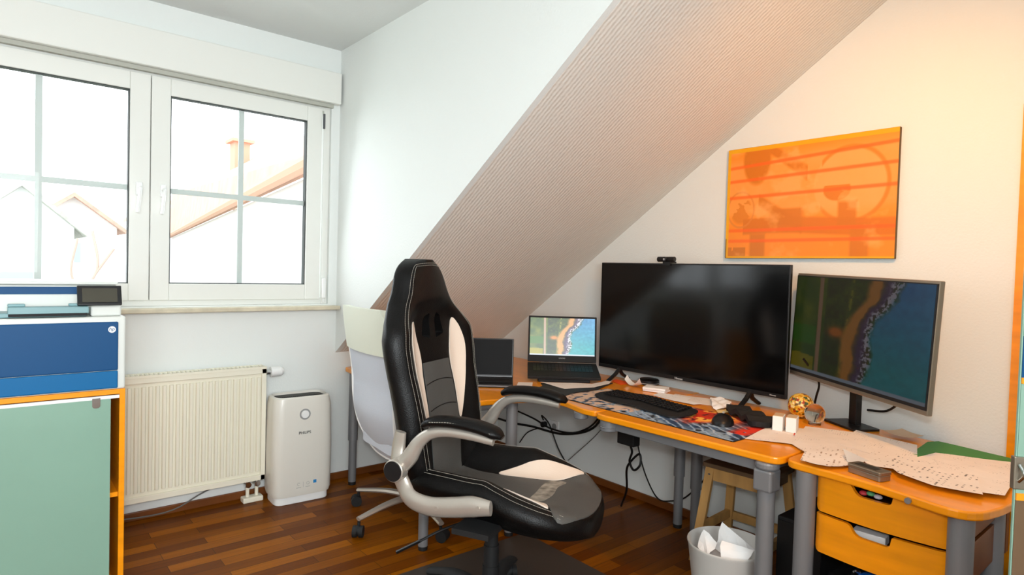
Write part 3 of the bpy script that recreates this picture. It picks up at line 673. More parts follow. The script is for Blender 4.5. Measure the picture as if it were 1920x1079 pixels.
# closed-screen laptop
t = thing('laptop', 'dark laptop with switched-off screen behind the racing chair', 'laptop', (-.835, -.885, DZ), math.atan2(-.765, -.644))
b = NB(); box(b, (.085, 0, .010), (.23, .34, .018)); link('laptop_base', b, BLK, t, bevel=.003)
b = NB(); box(b, (.07, 0, .0196), (.10, .30, .002)); link('keyboard_deck', b, BLKM, t)
b = NB(); box(b, (.2005, 0, .010), (.002, .33, .006)); link('front_edge', b, STEEL, t)
m8 = Matrix.Translation((-.03, 0, .018)) @ Matrix.Rotation(math.radians(-10), 4, 'Y')
b = NB(); box(b, (-.004, 0, .113), (.008, .34, .226)); ld = put(link('laptop_lid', b, BLK, t, bevel=.003), m8)
b = NB(); box(b, (.0005, 0, .118), (.001, .325, .205)); put(link('dark_screen', b, mat('matt_dark_screen', (12, 11, 12), .5, spec=.15), ld), m8)
b = NB(); box(b, (.001, 0, .006), (.002, .33, .003)); put(link('hinge_strip', b, STEEL, ld), m8)

# ------------------------------------------------------------------ MONITOR
my = -2.1
t = thing('monitor', 'silver framed monitor turned toward the room on a black post stand', 'monitor', (-.10, -2.61, DZ), my)
# local axes: x = right along the panel, y = back of the panel (towards wall side), z up
mw, mh, mc = .79, .475, Vector((-.305, -2.665, 1.140)) - Vector((-.10, -2.61, DZ))
mc = Matrix.Rotation(-my, 3, 'Z') @ mc
Rm = Matrix.Translation(mc) @ Matrix.Rotation(math.radians(1.5), 4, 'Y') @ Matrix.Rotation(math.radians(-2), 4, 'X')
b = NB(); box(b, (0, .012, 0), (mw, .022, mh)); put(link('monitor_casing', b, TIN, t, bevel=.003), Rm)
b = NB(); box(b, (0, -.0005, .004), (mw - .006, .003, mh - .028)); put(link('bezel', b, BLK, t), Rm)
def mon(U, V):
    c = coast(U, V); g = c.mean(1)[:, None]; return np.clip(g + (c - g) * 1.5, 0, 255)
printed('dim_screen', mw - .018, mh - .045, 190, 112, mon, SCR_M, t, Rm @ frame_m((0, -.0025, .008), (1, 0, 0), (0, 0, 1)))
b = NB(); box(b, (0, .035, -.02), (.30, .03, .24)); put(link('rear_housing', b, BLKM, t, bevel=.01), Rm)
b = NB(); box(b, (0, .0, .24), (.045, .03, .47)); link('post', b, BLK, t, bevel=.004)
q = mc + Vector((0, .05, -.02)); b = NB(); bmid = (Vector((0, 0, .42)) + q) / 2
tube(b, [Vector((0, 0, .42)), q], .02, 8, smooth=False); link('neck', b, BLK, t)
b = NB(); prism(b, rpoly([(-.10, -.08), (.10, -.08), (.10, .045), (-.10, .045)], .012), 0, .010); link('stand_base', b, BLK, t, bevel=.002)

# ------------------------------------------------------------------ KEYBOARD, MAT, MOUSE
Z = DZ
def matpic(U, V):   # U along the desk from left (0) to right (1), V from front (0) to back (1)
    n1 = fbm(U * 14, V * 5 + U * 6, 3); n2 = fbm(U * 40, V * 12, 7)
    def C(r, g, b_): return np.stack([np.full_like(U, r), np.full_like(U, g), np.full_like(U, b_)], 1)
    def mixc(a, c, m): m = np.clip(m, 0, 1)[:, None]; return a * (1 - m) + c * m
    col = mixc(C(36, 62, 96), C(140, 160, 178), (n1 - .38) * 4)
    col = mixc(col, C(226, 190, 160), ((U < .45) * (n2 > .48)) * .9)
    col = mixc(col, C(14, 18, 26), (n2 < .36) * .9)
    st = np.sin((U * 2.2 + V * 1.3) * 42 + n1 * 9); col = mixc(col, C(90, 140, 190), (st > .55) * (U > .42) * .7); col = mixc(col, C(206, 214, 220), (st > .9) * (U > .40) * .8)
    e = V - .42 - .18 * (n1 - .5) * 2 + .10 * np.sin(U * 20)
    f = np.clip((e + .1) * 3, 0, 1) * np.clip(1 - np.abs(U - .72) / .20, 0, 1) * 1.8
    col = mixc(col, C(216, 46, 12), np.clip(f, 0, 1) * (.45 + n2)); col = mixc(col, C(254, 190, 80), np.clip(f - .4, 0, 1) * (n1 > .5) * (n2 > .42) * 1.3); col = mixc(col, C(60, 10, 16), np.clip(f, 0, 1) * (n2 < .34) * .8)
    f = np.clip(1 - np.abs(U - .95) / .06, 0, 1) * (V > .30) * 1.5; col = mixc(col, C(222, 50, 24), f * (n2 > .35))
    return col
MATM = mat_attr('printed_desk_mat', 0.7)
t = thing('desk_mat', 'long blue and fiery red printed desk mat under the keyboard', 'desk mat', (-.60, -1.94, DZ), -PI / 2 - .016)
b = NB(); prism(b, rpoly([(-.505, -.20), (.505, -.20), (.505, .20), (-.505, .20)], .012), .0003, .0025); link('mat_base', b, BLKM, t)
printed('printed_top', 1.0, .392, 260, 80, matpic, MATM, t, Matrix.Translation((0, 0, .0029)))
t = thing('keyboard', 'black split ergonomic keyboard with wrist rest on the printed desk mat', 'keyboard', (-.572, -1.822, DZ + .003), -PI / 2 - .05)
kp = smoothpoly([(-.27, -.06), (-.14, -.105), (0, -.105), (.14, -.105), (.265, -.10), (.275, .06), (.13, .085), (0, .09), (-.14, .085), (-.26, .06)], 5)
b = NB(); drape(b, kp, lambda u, v, w: (u, v, .010 + .012 * (v + .1) / .2 + .008 * math.exp(-(u / .09) ** 2) + (w if w else 0) * .6), .012, .02); link('keyboard_body', b, BLKM, t, smooth=True)
b = NB()
for i in range(5):
    for j in range(19):
        u = -.225 + j * .025; v = -.025 + i * .021; box(b, (u, v, .018 + .012 * (v + .1) / .2 + .008 * math.exp(-(u / .09) ** 2)), (.019, .018, .006))
link('keys', b, BLK, t, bevel=.0015, seg=1)
t = thing('computer_mouse', 'black computer mouse on the red part of the desk mat', 'mouse', (-.575, -2.255, DZ + .003), -PI / 2 + .5)
b = NB(); vs = sph(b, (0, 0, .0), .05, (.95, 1.45, .85), 28, 18)
bmesh.ops.bisect_plane(b, geom=b.verts[:] + b.edges[:] + b.faces[:], plane_co=(0, 0, 0), plane_no=(0, 0, -1), clear_outer=True); bmesh.ops.contextual_create(b, geom=[e for e in b.edges if e.is_boundary])
link('mouse_shell', b, BLK, t, smooth=True, angle=60)
b = NB(); cyl(b, (-.004, .035, .0365), (.004, .035, .0365), .009, n=16); link('scroll_wheel', b, GREYP, t, smooth=True)
# black cloth
b = NB(); pl = [(-.361, -2.145), (-.305, -2.19), (-.37, -2.29), (-.43, -2.40), (-.49, -2.425), (-.54, -2.37), (-.47, -2.28), (-.42, -2.20)]
drape(b, smoothpoly(pl, 4), lambda u, v, w: (u, v, DZ + .039 + .010 * math.sin(u * 60 + v * 35) + w), .022, .012); tag(rebase(link('black_glove', b, BLKM, smooth=True), (-.43, -2.28, DZ + .003)), 'crumpled black glove lying behind the mouse', 'glove')

# ------------------------------------------------------------------ LOOSE ITEMS ON THE DESKS
def paper(name, poly, z, label, cat='paper', m=PAPER, th=.0008, wave=.0015, ink=None, group=None, seed=1, curl=0):
    cx = sum(p[0] for p in poly) / len(poly); cy = sum(p[1] for p in poly) / len(poly)
    f = lambda u, v, w: (u - cx, v - cy, wave * (math.sin(u * 23 + seed) * math.sin(v * 19 + seed * 2) + 1) + curl * ((u - cx) ** 2 + (v - cy) ** 2) * 8 + w + th)
    b = NB(); drape(b, poly, f, th, .03); o = link(name, b, m, None, smooth=True); o.location = (cx, cy, z)
    tag(o, label, cat, group)
    if ink:
        d = Vector((poly[1][0] - poly[0][0], poly[1][1] - poly[0][1], 0)).normalized()
        o.data.materials.clear(); o.data.materials.append(ink_mat(m, math.atan2(d.y, d.x), ink[1], ink[0], seed, len(ink) > 2))
    return o
# drawer desk papers (big sheets)
paper('paper_sheet', [(-.73, -2.445), (-.42, -2.40), (-.30, -2.655), (-.58, -2.74)], DZ + .0035, 'large white sheet lying at the right end of the printed desk mat', ink=(22, INKB), seed=2)
paper('paper_sheet', [(-.66, -2.60), (-.33, -2.50), (-.24, -2.69), (-.36, -2.93), (-.62, -2.88), (-.76, -2.72)], DZ + .005, 'white sheet with faint lines in front of the monitor base', ink=(26, INK), seed=3)
paper('paper_sheet', [(-.50, -2.70), (-.214, -2.66), (-.265, -2.90), (-.46, -2.96), (-.58, -2.93)], DZ + .0075, 'white sheet lying between the monitor and the green folder', ink=(16, INK), seed=5)
paper('printed_form', [(-.72, -2.68), (-.86, -2.725), (-.868, -2.78), (-.852, -2.815), (-.80, -2.84), (-.70, -2.87), (-.60, -2.80), (-.62, -2.70)], DZ + .009, 'crumpled printed form hanging near the desk edge with brown marks', m=PAPER, ink=(40, BROWNINK, 1), seed=7, wave=.004)
paper('printed_form', [(-.66, -2.84), (-.52, -2.84), (-.50, -2.935), (-.58, -3.00), (-.70, -2.965), (-.735, -2.90)], DZ + .011, 'printed form with brown table marks behind the metal tin', ink=(36, BROWNINK, 1), seed=8, wave=.003)
b = NB(); v = [b.verts.new(p) for p in ((-.745, -2.835, DZ + .013), (-.70, -2.80, DZ + .045), (-.655, -2.80, DZ + .02), (-.68, -2.885, DZ + .016))]; b.faces.new((v[0], v[1], v[3])); b.faces.new((v[1], v[2], v[3]))
r = bmesh.ops.solidify(b, geom=b.faces[:], thickness=.001); tag(rebase(link('folded_paper', b, PAPERW), (-.70, -2.84, DZ + .013)), 'white folded paper standing up as a small peak', 'paper')
paper('green_folder', [(-.44, -2.925), (-.16, -2.905), (-.115, -2.93), (-.155, -3.165), (-.30, -3.215), (-.44, -3.20)], DZ + .005, 'green card folder lying at the right back corner of the desk', 'folder', GREENC, .002, .001, seed=4)
paper('paper_sheet', [(-.635, -2.925), (-.35, -2.985), (-.24, -3.205), (-.40, -3.235), (-.70, -3.26), (-.735, -3.20), (-.74, -3.05)], DZ + .0125, 'large white sheet lying on the green folder', ink=(26, INK), seed=12)
paper('paper_sheet', [(-.66, -2.93), (-.52, -2.92), (-.56, -3.16), (-.76, -3.22), (-.785, -3.10), (-.745, -2.99)], DZ + .0155, 'white sheet with dark scribbles at the front right desk edge', ink=(7, BLACKINK, 1), seed=13)
paper('leaflet', [(-.165, -2.745), (-.07, -2.785), (-.12, -2.88), (-.215, -2.85)], DZ + .010, 'small beige leaflet lying behind the papers near the wall', 'leaflet', mat('beige_leaflet', (206, 184, 158), .8), curl=.2)
# tin
t = thing('metal_tin', 'long narrow silver metal tin at the front edge of the drawer desk', 'tin', (-.805, -2.925, DZ + .001), math.atan2(-.105, -.030))
b = NB(); prism(b, rpoly([(-.058, -.028), (.058, -.028), (.058, .028), (-.058, .028)], .010), 0, .018); link('tin_body', b, TIN, t, smooth=True, bevel=.002)
b = NB(); prism(b, rpoly([(-.0595, -.0295), (.0595, -.0295), (.0595, .0295), (-.0595, .0295)], .010), .0185, .030); ld = link('tin_lid', b, TIN, t, smooth=True, bevel=.002)
b = NB(); box(b, (-.006, 0, .0303), (.075, .03, .001)); link('dark_label', b, DGR, ld)
# white boxes by the glass balls
for k, (x, y, lab) in enumerate(((-.470, -2.452, 'left one of two white card boxes before the glass balls'), (-.452, -2.500, 'right one of two white card boxes before the glass balls'))):
    t = thing('card_box', lab, 'box', (x, y, DZ + .006), math.radians(-72), 'white card boxes on the papers')
    b = NB(); box(b, (0, 0, .030), (.040, .075, .060)); link('box_body', b, PAPERW, t, bevel=.002)
    b = NB(); box(b, (0, .002, .0605), (.036, .068, .0015)); link('box_flap', b, mat('beige_card%d' % k, (206, 180, 146), .8), t)
# glass balls
def speckle():
    m = bpy.data.materials.new('speckled_glass'); m.use_nodes = True; nt = m.node_tree; b_ = nt.nodes['Principled BSDF']
    tc = nt.nodes.new('ShaderNodeTexCoord'); v_ = nt.nodes.new('ShaderNodeTexVoronoi'); v_.inputs['Scale'].default_value = 95
    nt.links.new(tc.outputs['Object'], v_.inputs['Vector']); r_ = nt.nodes.new('ShaderNodeValToRGB'); s_ = nt.nodes.new('ShaderNodeSeparateColor')
    nt.links.new(v_.outputs['Color'], s_.inputs[0]); nt.links.new(s_.outputs[0], r_.inputs[0]); r_.color_ramp.interpolation = 'CONSTANT'
    cs = [(0, (214, 150, 30)), (.3, (240, 200, 90)), (.5, (120, 84, 14)), (.62, (232, 176, 40)), (.75, (170, 50, 20)), (.82, (70, 90, 50)), (.88, (250, 226, 150))]
    el = r_.color_ramp.elements; el[0].color = lin(cs[0][1]); el[1].position = cs[1][0]; el[1].color = lin(cs[1][1])
    for p_, c_ in cs[2:]: e_ = el.new(p_); e_.color = lin(c_)
    nt.links.new(r_.outputs[0], b_.inputs['Base Color']); b_.inputs['Roughness'].default_value = .25; b_.inputs['Coat Weight'].default_value = 1; return m
b = NB(); sph(b, (0, 0, .057), .057, (1, 1, 1), 40, 24); o = link('glass_ball', b, speckle(), smooth=True, angle=180); o.location = (-.150, -2.395, DZ); tag(o, 'yellow speckled glass ball between television and monitor', 'glass ball')
t = thing('glass_ball', 'smaller clear glass ball on a ring beside the speckled ball', 'glass ball', (-.225, -2.492, DZ))
b = NB(); sph(b, (0, 0, .048), .043, (1, 1, 1), 40, 24); link('clear_sphere', b, CLEARG, t, smooth=True, angle=180)
b = NB(); lathe(b, [(.014, 0), (.026, 0), (.026, .008), (.014, .008)], cap=False, n=28); link('ring_base', b, CLEARG, t, smooth=True)
# pen / orange clip
t = thing('orange_pencil_stub', 'tiny orange pencil stub lying before the white card boxes', 'pencil', (-.525, -2.545, DZ + .011), math.radians(20))
b = NB(); cyl(b, (-.012, 0, .003), (.008, 0, .003), .003, n=8); link('shaft', b, REDP, t); b = NB(); cyl(b, (.008, 0, .003), (.015, 0, .003), .003, .0006, 8); link('tip', b, BLKM, t)
# middle desk papers
paper('paper_sheet', [(-.34, -1.79), (-.19, -1.74), (-.13, -2.03), (-.27, -2.10)], DZ + .0015, 'white sheet lying under the television behind the keyboard', ink=(12, INK), seed=21)
paper('paper_sheet', [(-.33, -1.70), (-.25, -1.68), (-.22, -1.86), (-.325, -1.90), (-.355, -1.80)], DZ + .0035, 'narrow note sheet right behind the keyboard centre', m=PAPERW, ink=(6, INK), seed=22)
paper('folded_leaflet', [(-.36, -1.80), (-.305, -1.84), (-.31, -1.98), (-.365, -1.97)], DZ + .0055, 'bright folded leaflet touching the keyboard back edge', 'leaflet', PAPERW, seed=23)
b = NB(); drape(b, smoothpoly([(-.18, -1.95), (-.16, -2.04), (-.25, -2.10), (-.345, -2.12), (-.37, -2.08), (-.27, -2.01)], 3), lambda u, v, w: (u, v, DZ + .018 + .010 * math.sin(u * 70) * math.cos(v * 60) + w), .002, .012); tag(rebase(link('crumpled_tissue', b, PAPERW, smooth=True), (-.26, -2.04, DZ + .006)), 'crumpled white tissue on the sheet below the television', 'tissue')
paper('sticky_note', [(-.36, -2.085), (-.285, -2.115), (-.345, -2.165), (-.425, -2.14)], DZ + .0045, 'cream note sheet at the top of the mouse', 'note', PAPERY, seed=24)
paper('sticky_note', [(-.19, -1.29), (-.12, -1.27), (-.14, -1.41), (-.235, -1.40)], DZ + .0015, 'bright orange note lying by the left television foot', 'note', ORNG, seed=25)
paper('note_sheet', [(-.185, -1.385), (-.145, -1.37), (-.19, -1.52), (-.27, -1.56)], DZ + .004, 'white curled note between orange note and paper pack', 'note', PAPERW, curl=.5, seed=26)
for k in range(2):
    b = NB(); box(b, (0, 0, .006), (.085, .125, .011)); o = link('note_pad', b, PAPERW, bevel=.001); o.location = (-.215 - .006 * k, -1.635, DZ + .002 + .0125 * k); o.rotation_euler = (0, 0, .25 + .12 * k)
    tag(o, ['lower white note pad of the two stacked behind the keyboard', 'upper white note pad of the two stacked behind the keyboard'][k], 'note pad', 'note pads behind the keyboard')
# round puck speaker under TV
t = thing('smart_speaker', 'round black puck speaker under the left side of the television', 'speaker', (-.075, -1.475, DZ))
b = NB(); lathe(b, [(.052, 0), (.060, .006), (.060, .028), (.052, .034)], n=36); link('speaker_shell', b, BLK, t, smooth=True)
b = NB(); lathe(b, [(.0612, .010), (.0612, .014)], n=36); link('light_ring', b, GREYP, t, smooth=True)
# corner desk papers and black folder
paper('black_folder', [(-.80, -1.26), (-.66, -1.20), (-.61, -1.13), (-.385, -1.325), (-.24, -1.345), (-.46, -1.43), (-.645, -1.43), (-.82, -1.485), (-.90, -1.37)], DZ + .001, 'black folder lying at the front edge of the corner desk', 'folder', mat('dark_card', (34, 34, 36), .6), .004, .001, seed=31)
paper('paper_sheet', [(-.61, -1.125), (-.385, -1.315), (-.19, -1.30), (-.30, -1.37), (-.46, -1.40), (-.63, -1.34)], DZ + .008, 'white sheet on the black folder in front of the lit laptop', ink=(12, INK), seed=32)
paper('paper_sheet', [(-.86, -1.20), (-.72, -1.06), (-.655, -1.11), (-.74, -1.20)], DZ + .009, 'white sheet lying left of the laptop stand', seed=33)

# ------------------------------------------------------------------ PICTURE
def pic(U, V):
    n1 = fbm(U * 9, V * 7, 2); n2 = fbm(U * 30, V * 18, 6)
    def C(r, g, b_): return np.stack([np.full_like(U, r), np.full_like(U, g), np.full_like(U, b_)], 1)
    def mixc(a, c, m): m = np.clip(m, 0, 1)[:, None]; return a * (1 - m) + c * m
    S = lambda e, w=.03: np.clip(.5 - e / w, 0, 1)
    col = C(246, 140, 34); col = mixc(col, C(252, 160, 80), S(np.abs(V - .62 - .05 * U) - .26, .1) * (.4 + .6 * n1))
    dark = C(214, 118, 24)
    # tail and fuselage
    e = ((U - .20) / .09) ** 2 + ((V - .88) / .22) ** 2 - 1; col = mixc(col, dark, S(e, .4))
    d = (V - (.95 - 1.05 * (U - .30))) ; col = mixc(col, dark, S(np.abs(d) - .045 - .08 * np.clip(U - .3, 0, .3), .03) * (U > .24) * (U < .52))
    d = V - (.52 - .95 * (U - .24)); col = mixc(col, dark, S(np.abs(d + .02) - .05, .03) * (U > .22) * (U < .50) * .9)
    # big ring at the right
    r = np.sqrt(((U - .76) / .20) ** 2 + ((V - .60) / .30) ** 2); col = mixc(col, C(254, 170, 96), S(r - 1, .05) * .5); col = mixc(col, C(226, 122, 26), S(np.abs(r - 1.0) - .05, .05) * (U > .6) * .8)
    r = np.sqrt(((U - .69) / .075) ** 2 + ((V - .56) / .09) ** 2); col = mixc(col, dark, S(r - 1, .1) * ((V < .60) * .9) * (.5 + .5 * (n1 > .45)))
    # lower body, ground band
    col = mixc(col, C(212, 112, 20), S(np.abs(V - .27 - .02 * np.sin(U * 5)) - .07, .02) * (U > .12) * .85)
    r = np.sqrt(((U - .10) / .09) ** 2 + ((V - .44) / .16) ** 2); col = mixc(col, C(224, 130, 50), S(np.abs(r - 1) - .06, .05) * .8); col = mixc(col, dark, (n1 > .52) * S(r - .8, .2) * .7)
    for (a, c, w_, h_) in ((.22, .10, .05, .12), (.82, .12, .05, .15), (.75, .36, .05, .10), (.40, .36, .10, .07)): col = mixc(col, C(210, 116, 24), S(np.maximum(np.abs(U - a) / w_, np.abs(V - c) / h_) - 1, .3) * .9)
    col = mixc(col, C(196, 110, 22), (V < .10) * (U < .14) * (n2 > .35) * .8)
    col = mixc(col, C(255, 178, 110), np.clip((.42 - n1) * 3, 0, .5))
    # printed bands
    for p_, s_ in ((.86, -.22), (.72, -.12), (.56, -.06), (.25, 0), (.155, 0)):
        col = mixc(col, C(246, 100, 26), S(np.abs(V - (p_ + .0) - s_ * (.5 - U) * .35) - .014, .012) * .75)
    col = mixc(col, C(236, 170, 12), ((V > .965) | (U < .018) | ((V < .015))) * .9); col = mixc(col, C(120, 84, 20), ((U < .006) * (V < .18)))
    return col
t = thing('wall_picture', 'wide orange toned picture hanging on the wall above the television', 'picture', (0, -2.31, 1.45))
b = NB(); bx(b, (-.024, -2.712, 1.459), (-.002, -1.903, 2.028)); child('canvas_frame', b, mat('dark_edge', (96, 70, 24), .6), t, bevel=.002)
o = printed('printed_canvas', .807, .567, 230, 150, pic, mat_attr('orange_print', .35, spec=.4), t, frame_m((-.0245, -2.3075, 1.7435), (0, -1, 0), (0, 0, 1))); o.data.transform(Matrix.Translation(-t.location))

# ------------------------------------------------------------------ CABLES, SOCKET, ADAPTER
def cable(name, pts, r, label, m=CABLE):
    b = NB(); tube(b, pts, r, 8, 8); c = pts[len(pts) // 2]; tag(rebase(link(name, b, m, smooth=True), c), label, 'cable')
cable('power_cable', [(-.06, .0 - .03, .36), (-.04, -.2, .335), (-.04, -.45, .31), (-.04, -.644, .275), (-.04, -.872, .30), (-.04, -1.056, .425), (-.08, -1.15, .66)], .006, 'black cable sagging highest along the wall behind the chair')
cable('power_cable', [(-.05, -.03, .232), (-.05, -.25, .235), (-.05, -.453, .253), (-.05, -.774, .270), (-.06, -1.065, .39), (-.10, -1.2, .66)], .008, 'thick black cable sagging lowest along the wall behind the chair')
cable('power_cable', [(-.030, -.545, .315), (-.05, -.55, .350), (-.04, -.617, .300), (-.035, -.702, .158), (-.03, -.792, .06)], .005, 'black cable arching out of the wall socket plug')
cable('power_cable', [(-.032, -.300, .10), (-.03, -.38, .19), (-.03, -.50, .25)], .004, 'thin black cable leading down left of the socket')
cable('power_cable', [(-.02, -.79, .09), (-.03, -.971, .251), (-.03, -1.06, .34), (-.03, -1.145, .45), (-.05, -1.2, .66)], .003, 'thin grey cable rising on the wall right of the socket', CABLEG)
cable('power_cable', [(-.12, -1.415, .66), (-.10, -1.424, .435), (-.10, -1.436, .343), (-.10, -1.492, .201), (-.10, -1.58, .090), (-.10, -1.673, .10), (-.10, -1.781, .163), (-.10, -1.905, .342), (-.10, -1.94, .66)], .004, 'black cable hanging in a long loop beneath the straight desk')
t = thing('wall_socket', 'white double wall socket with black plug under the corner desk', 'socket', (0, -.55, .29))
b = NB(); bx(b, (-.010, -.590, .245), (0, -.515, .325)); bx(b, (-.010, -.675, .245), (0, -.595, .325)); child('socket_plate', b, WPLB, t, bevel=.003)
b = NB(); cyl(b, (-.011, -.635, .285), (-.0095, -.635, .285), .022, n=24); child('socket_well', b, GREYP, t, smooth=True)
b = NB(); cyl(b, (-.045, -.548, .285), (-.010, -.548, .285), .020, n=20); child('plug', b, BLK, t, smooth=True, bevel=.003)
t = thing('power_adapter', 'black power adapter hanging under the straight desk', 'adapter', (-.46, -1.68, .52))
b = NB(); ra = Matrix.Rotation(.1, 3, 'Y')
box(b, (-.46, -1.65, .535), (.055, .11, .13)); bx(b, (-.475, -1.67, .60), (-.445, -1.63, .692)); child('adapter_body', b, BLKM, t, bevel=.006)
b = NB(); box(b, (-.488, -1.632, .565), (.001, .016, .030)); child('label_sticker', b, PAPERW, t)
cable('adapter_cord', [(-.46, -1.66, .475), (-.44, -1.66, .43), (-.42, -1.63, .37), (-.42, -1.66, .33), (-.42, -1.70, .37), (-.41, -1.685, .42), (-.40, -1.62, .36), (-.38, -1.58, .30), (-.30, -1.52, .16), (-.22, -1.42, .02)], .006, 'black adapter cord with bundled loop hanging to the floor')
cable('monitor_cable', [(-.20, -2.42, 1.0), (-.13, -2.46, .90), (-.10, -2.44, .82), (-.04, -2.40, .745), (-.03, -2.38, .735)], .005, 'black cable curling between monitor and speckled ball')
cable('monitor_cable', [(-.10, -2.66, .80), (-.15, -2.75, .82), (-.22, -2.82, .88), (-.27, -2.86, .95)], .005, 'black cable running from the post up behind the monitor right side')

# ------------------------------------------------------------------ STOOL
t = thing('step_stool', 'small pine stool with brown top under the desk', 'stool', (-.26, -2.21, 0), math.radians(4))
b = NB(); prism(b, rpoly([(-.135, -.165), (.135, -.165), (.135, .165), (-.135, .165)], .012), .455, .475); link('seat', b, PINED, t, bevel=.003)
def sleg(x0, y0, x1, y1):
    b = NB(); w, d = .042, .022
    ring = []
    for (x, y, z) in ((x0, y0, 0), (x1, y1, .455)):
        ring.append([b.verts.new((x + sx * d / 2, y + sy * w / 2, z)) for sx, sy in ((-1, -1), (1, -1), (1, 1), (-1, 1))])
    b.faces.new(ring[0][::-1]); b.faces.new(ring[1])
    for i in range(4): b.faces.new((ring[0][i], ring[0][(i + 1) % 4], ring[1][(i + 1) % 4], ring[1][i]))
    l = link('leg', b, PINE, t, bevel=.002)
    b = NB(); cyl(b, (x1 - d / 2 - .004, y1, .42), (x1 - d / 2 + .004, y1, .42), .006, n=12); link('screw_head', b, STEELD, l)
for sx in (-1, 1):
    for sy in (-1, 1): sleg(sx * .165, sy * .175, sx * .115, sy * .130)
for x in (-.115, .115):
    b = NB(); bx(b, (x - .009, -.112, .395), (x + .009, .112, .453)); link('apron', b, PINE, t)
for sy in (-1, 1):
    b = NB(); bx(b, (-.105, sy * .135 - .009, .405), (.105, sy * .135 + .009, .453)); link('apron', b, PINED, t)
    b = NB(); bx(b, (-.14, sy * .158 - .010, .14), (.14, sy * .158 + .010, .18)); link('rung', b, PINE, t)
b = NB(); bx(b, (.145, -.145, .13), (.165, .145, .17)); link('rung', b, PINE, t)

# ------------------------------------------------------------------ WASTE BIN
t = thing('waste_bin', 'white round waste bin full of paper under the desk', 'bin', (-.725, -2.385, 0))
b = NB(); lathe(b, [(.118, 0), (.153, .273), (.158, .283), (.156, .288), (.150, .284), (.115, .006)], n=48); link('bin_shell', b, GREYBIN, t, smooth=True, angle=60)
def crumple(label, pts, m=PAPERW, name='waste_paper'):
    b = NB(); pts = [(p[0] + .027, p[1] - .023, p[2] - .012) for p in pts]; v = [b.verts.new(p) for p in pts]
    for i in range(1, len(v) - 1): b.faces.new((v[0], v[i], v[i + 1]))
    bmesh.ops.subdivide_edges(b, edges=b.edges[:], cuts=2, use_grid_fill=True); rnd = random.Random(len(label))
    for x in b.verts: x.co += Vector((rnd.uniform(-1, 1), rnd.uniform(-1, 1), rnd.uniform(-1, 1))) * .004
    bmesh.ops.solidify(b, geom=b.faces[:], thickness=.0015); return tag(rebase(link(name, b, m), pts[0]), label, 'waste paper')
crumple('big white triangular paper scrap sticking out of the waste bin', [(-.80, -2.45, .24), (-.79, -2.33, .27), (-.75, -2.335, .375), (-.73, -2.47, .30)])
crumple('left crumpled printed scrap in the waste bin', [(-.84, -2.33, .25), (-.82, -2.27, .27), (-.79, -2.275, .335), (-.80, -2.35, .30)])
crumple('white paper flap hanging over the bin rim at the right', [(-.87, -2.40, .285), (-.83, -2.49, .28), (-.80, -2.50, .33), (-.84, -2.39, .335)])
b = NB(); drape(b, smoothpoly([(-.86, -2.30), (-.80, -2.25), (-.70, -2.25), (-.63, -2.35), (-.66, -2.45), (-.78, -2.48), (-.86, -2.40)], 4), lambda u, v, w: (u * .95 - .010, v * .95 - .142, .205 + .02 * math.sin(u * 40) * math.cos(v * 37) + w), .01, .015)
tag(rebase(link('bin_liner', b, PAPER, smooth=True), (-.75, -2.36, .22)), 'crumpled whitish liner filling inside the waste bin', 'bin liner')
# PC tower, bag, blue box
t = thing('computer_tower', 'black computer tower standing on the floor between desk legs', 'computer', (-.42, -2.62, 0))
b = NB(); bx(b, (-.60, -2.700, 0), (-.205, -2.525, .415)); child('case', b, BLKM, t, bevel=.006)
b = NB(); bx(b, (-.604, -2.70, .02), (-.600, -2.53, .40)); child('front_panel', b, BLK, t)
b = NB(); bx(b, (-.606, -2.64, .36), (-.604, -2.60, .365)); child('power_button', b, GREYP, t)
t = thing('sports_bag', 'black bag with bright blue straps on the floor under the drawers', 'bag', (-.55, -2.97, 0))
b = NB(); drape(b, smoothpoly([(-.78, -2.80), (-.79, -2.97), (-.76, -3.14), (-.55, -3.15), (-.38, -3.10), (-.36, -2.85), (-.55, -2.78)], 4), lambda u, v, w: (u, v, (.325 + .02 * math.sin(u * 22) * math.cos(v * 25)) if w == 0 else .002), .3, .03)
child('bag_body', b, mat('black_nylon', (14, 14, 17), .55, bump=.5, bscale=30), t, smooth=True, angle=70)
for (a, c, d_) in (((-.80, -2.90, .33), (-.70, -2.93, .37), (-.58, -2.95, .345)), ((-.80, -3.02, .32), (-.72, -3.03, .365), (-.60, -3.02, .345))):
    b = NB(); tube(b, [(a[0], a[1], .10), a, c, d_], .022, 8, ry=.004, side=(0, 1, 0)); child('strap', b, mat('blue_strap', (16, 96, 190), .5), t, smooth=True)
b = NB(); tube(b, [(-.74, -2.86, .34), (-.76, -2.885, .375), (-.72, -2.90, .34)], .006, 6); child('buckle', b, CHROME, t, smooth=True)
b = NB(); bx(b, (-.62, -3.40, 0), (-.12, -3.225, .33)); tag(rebase(link('storage_box', b, mat('navy_card', (14, 42, 78), .7), bevel=.004), (-.37, -3.31, 0)), 'dark blue storage box on the floor right of the drawer desk', 'box')

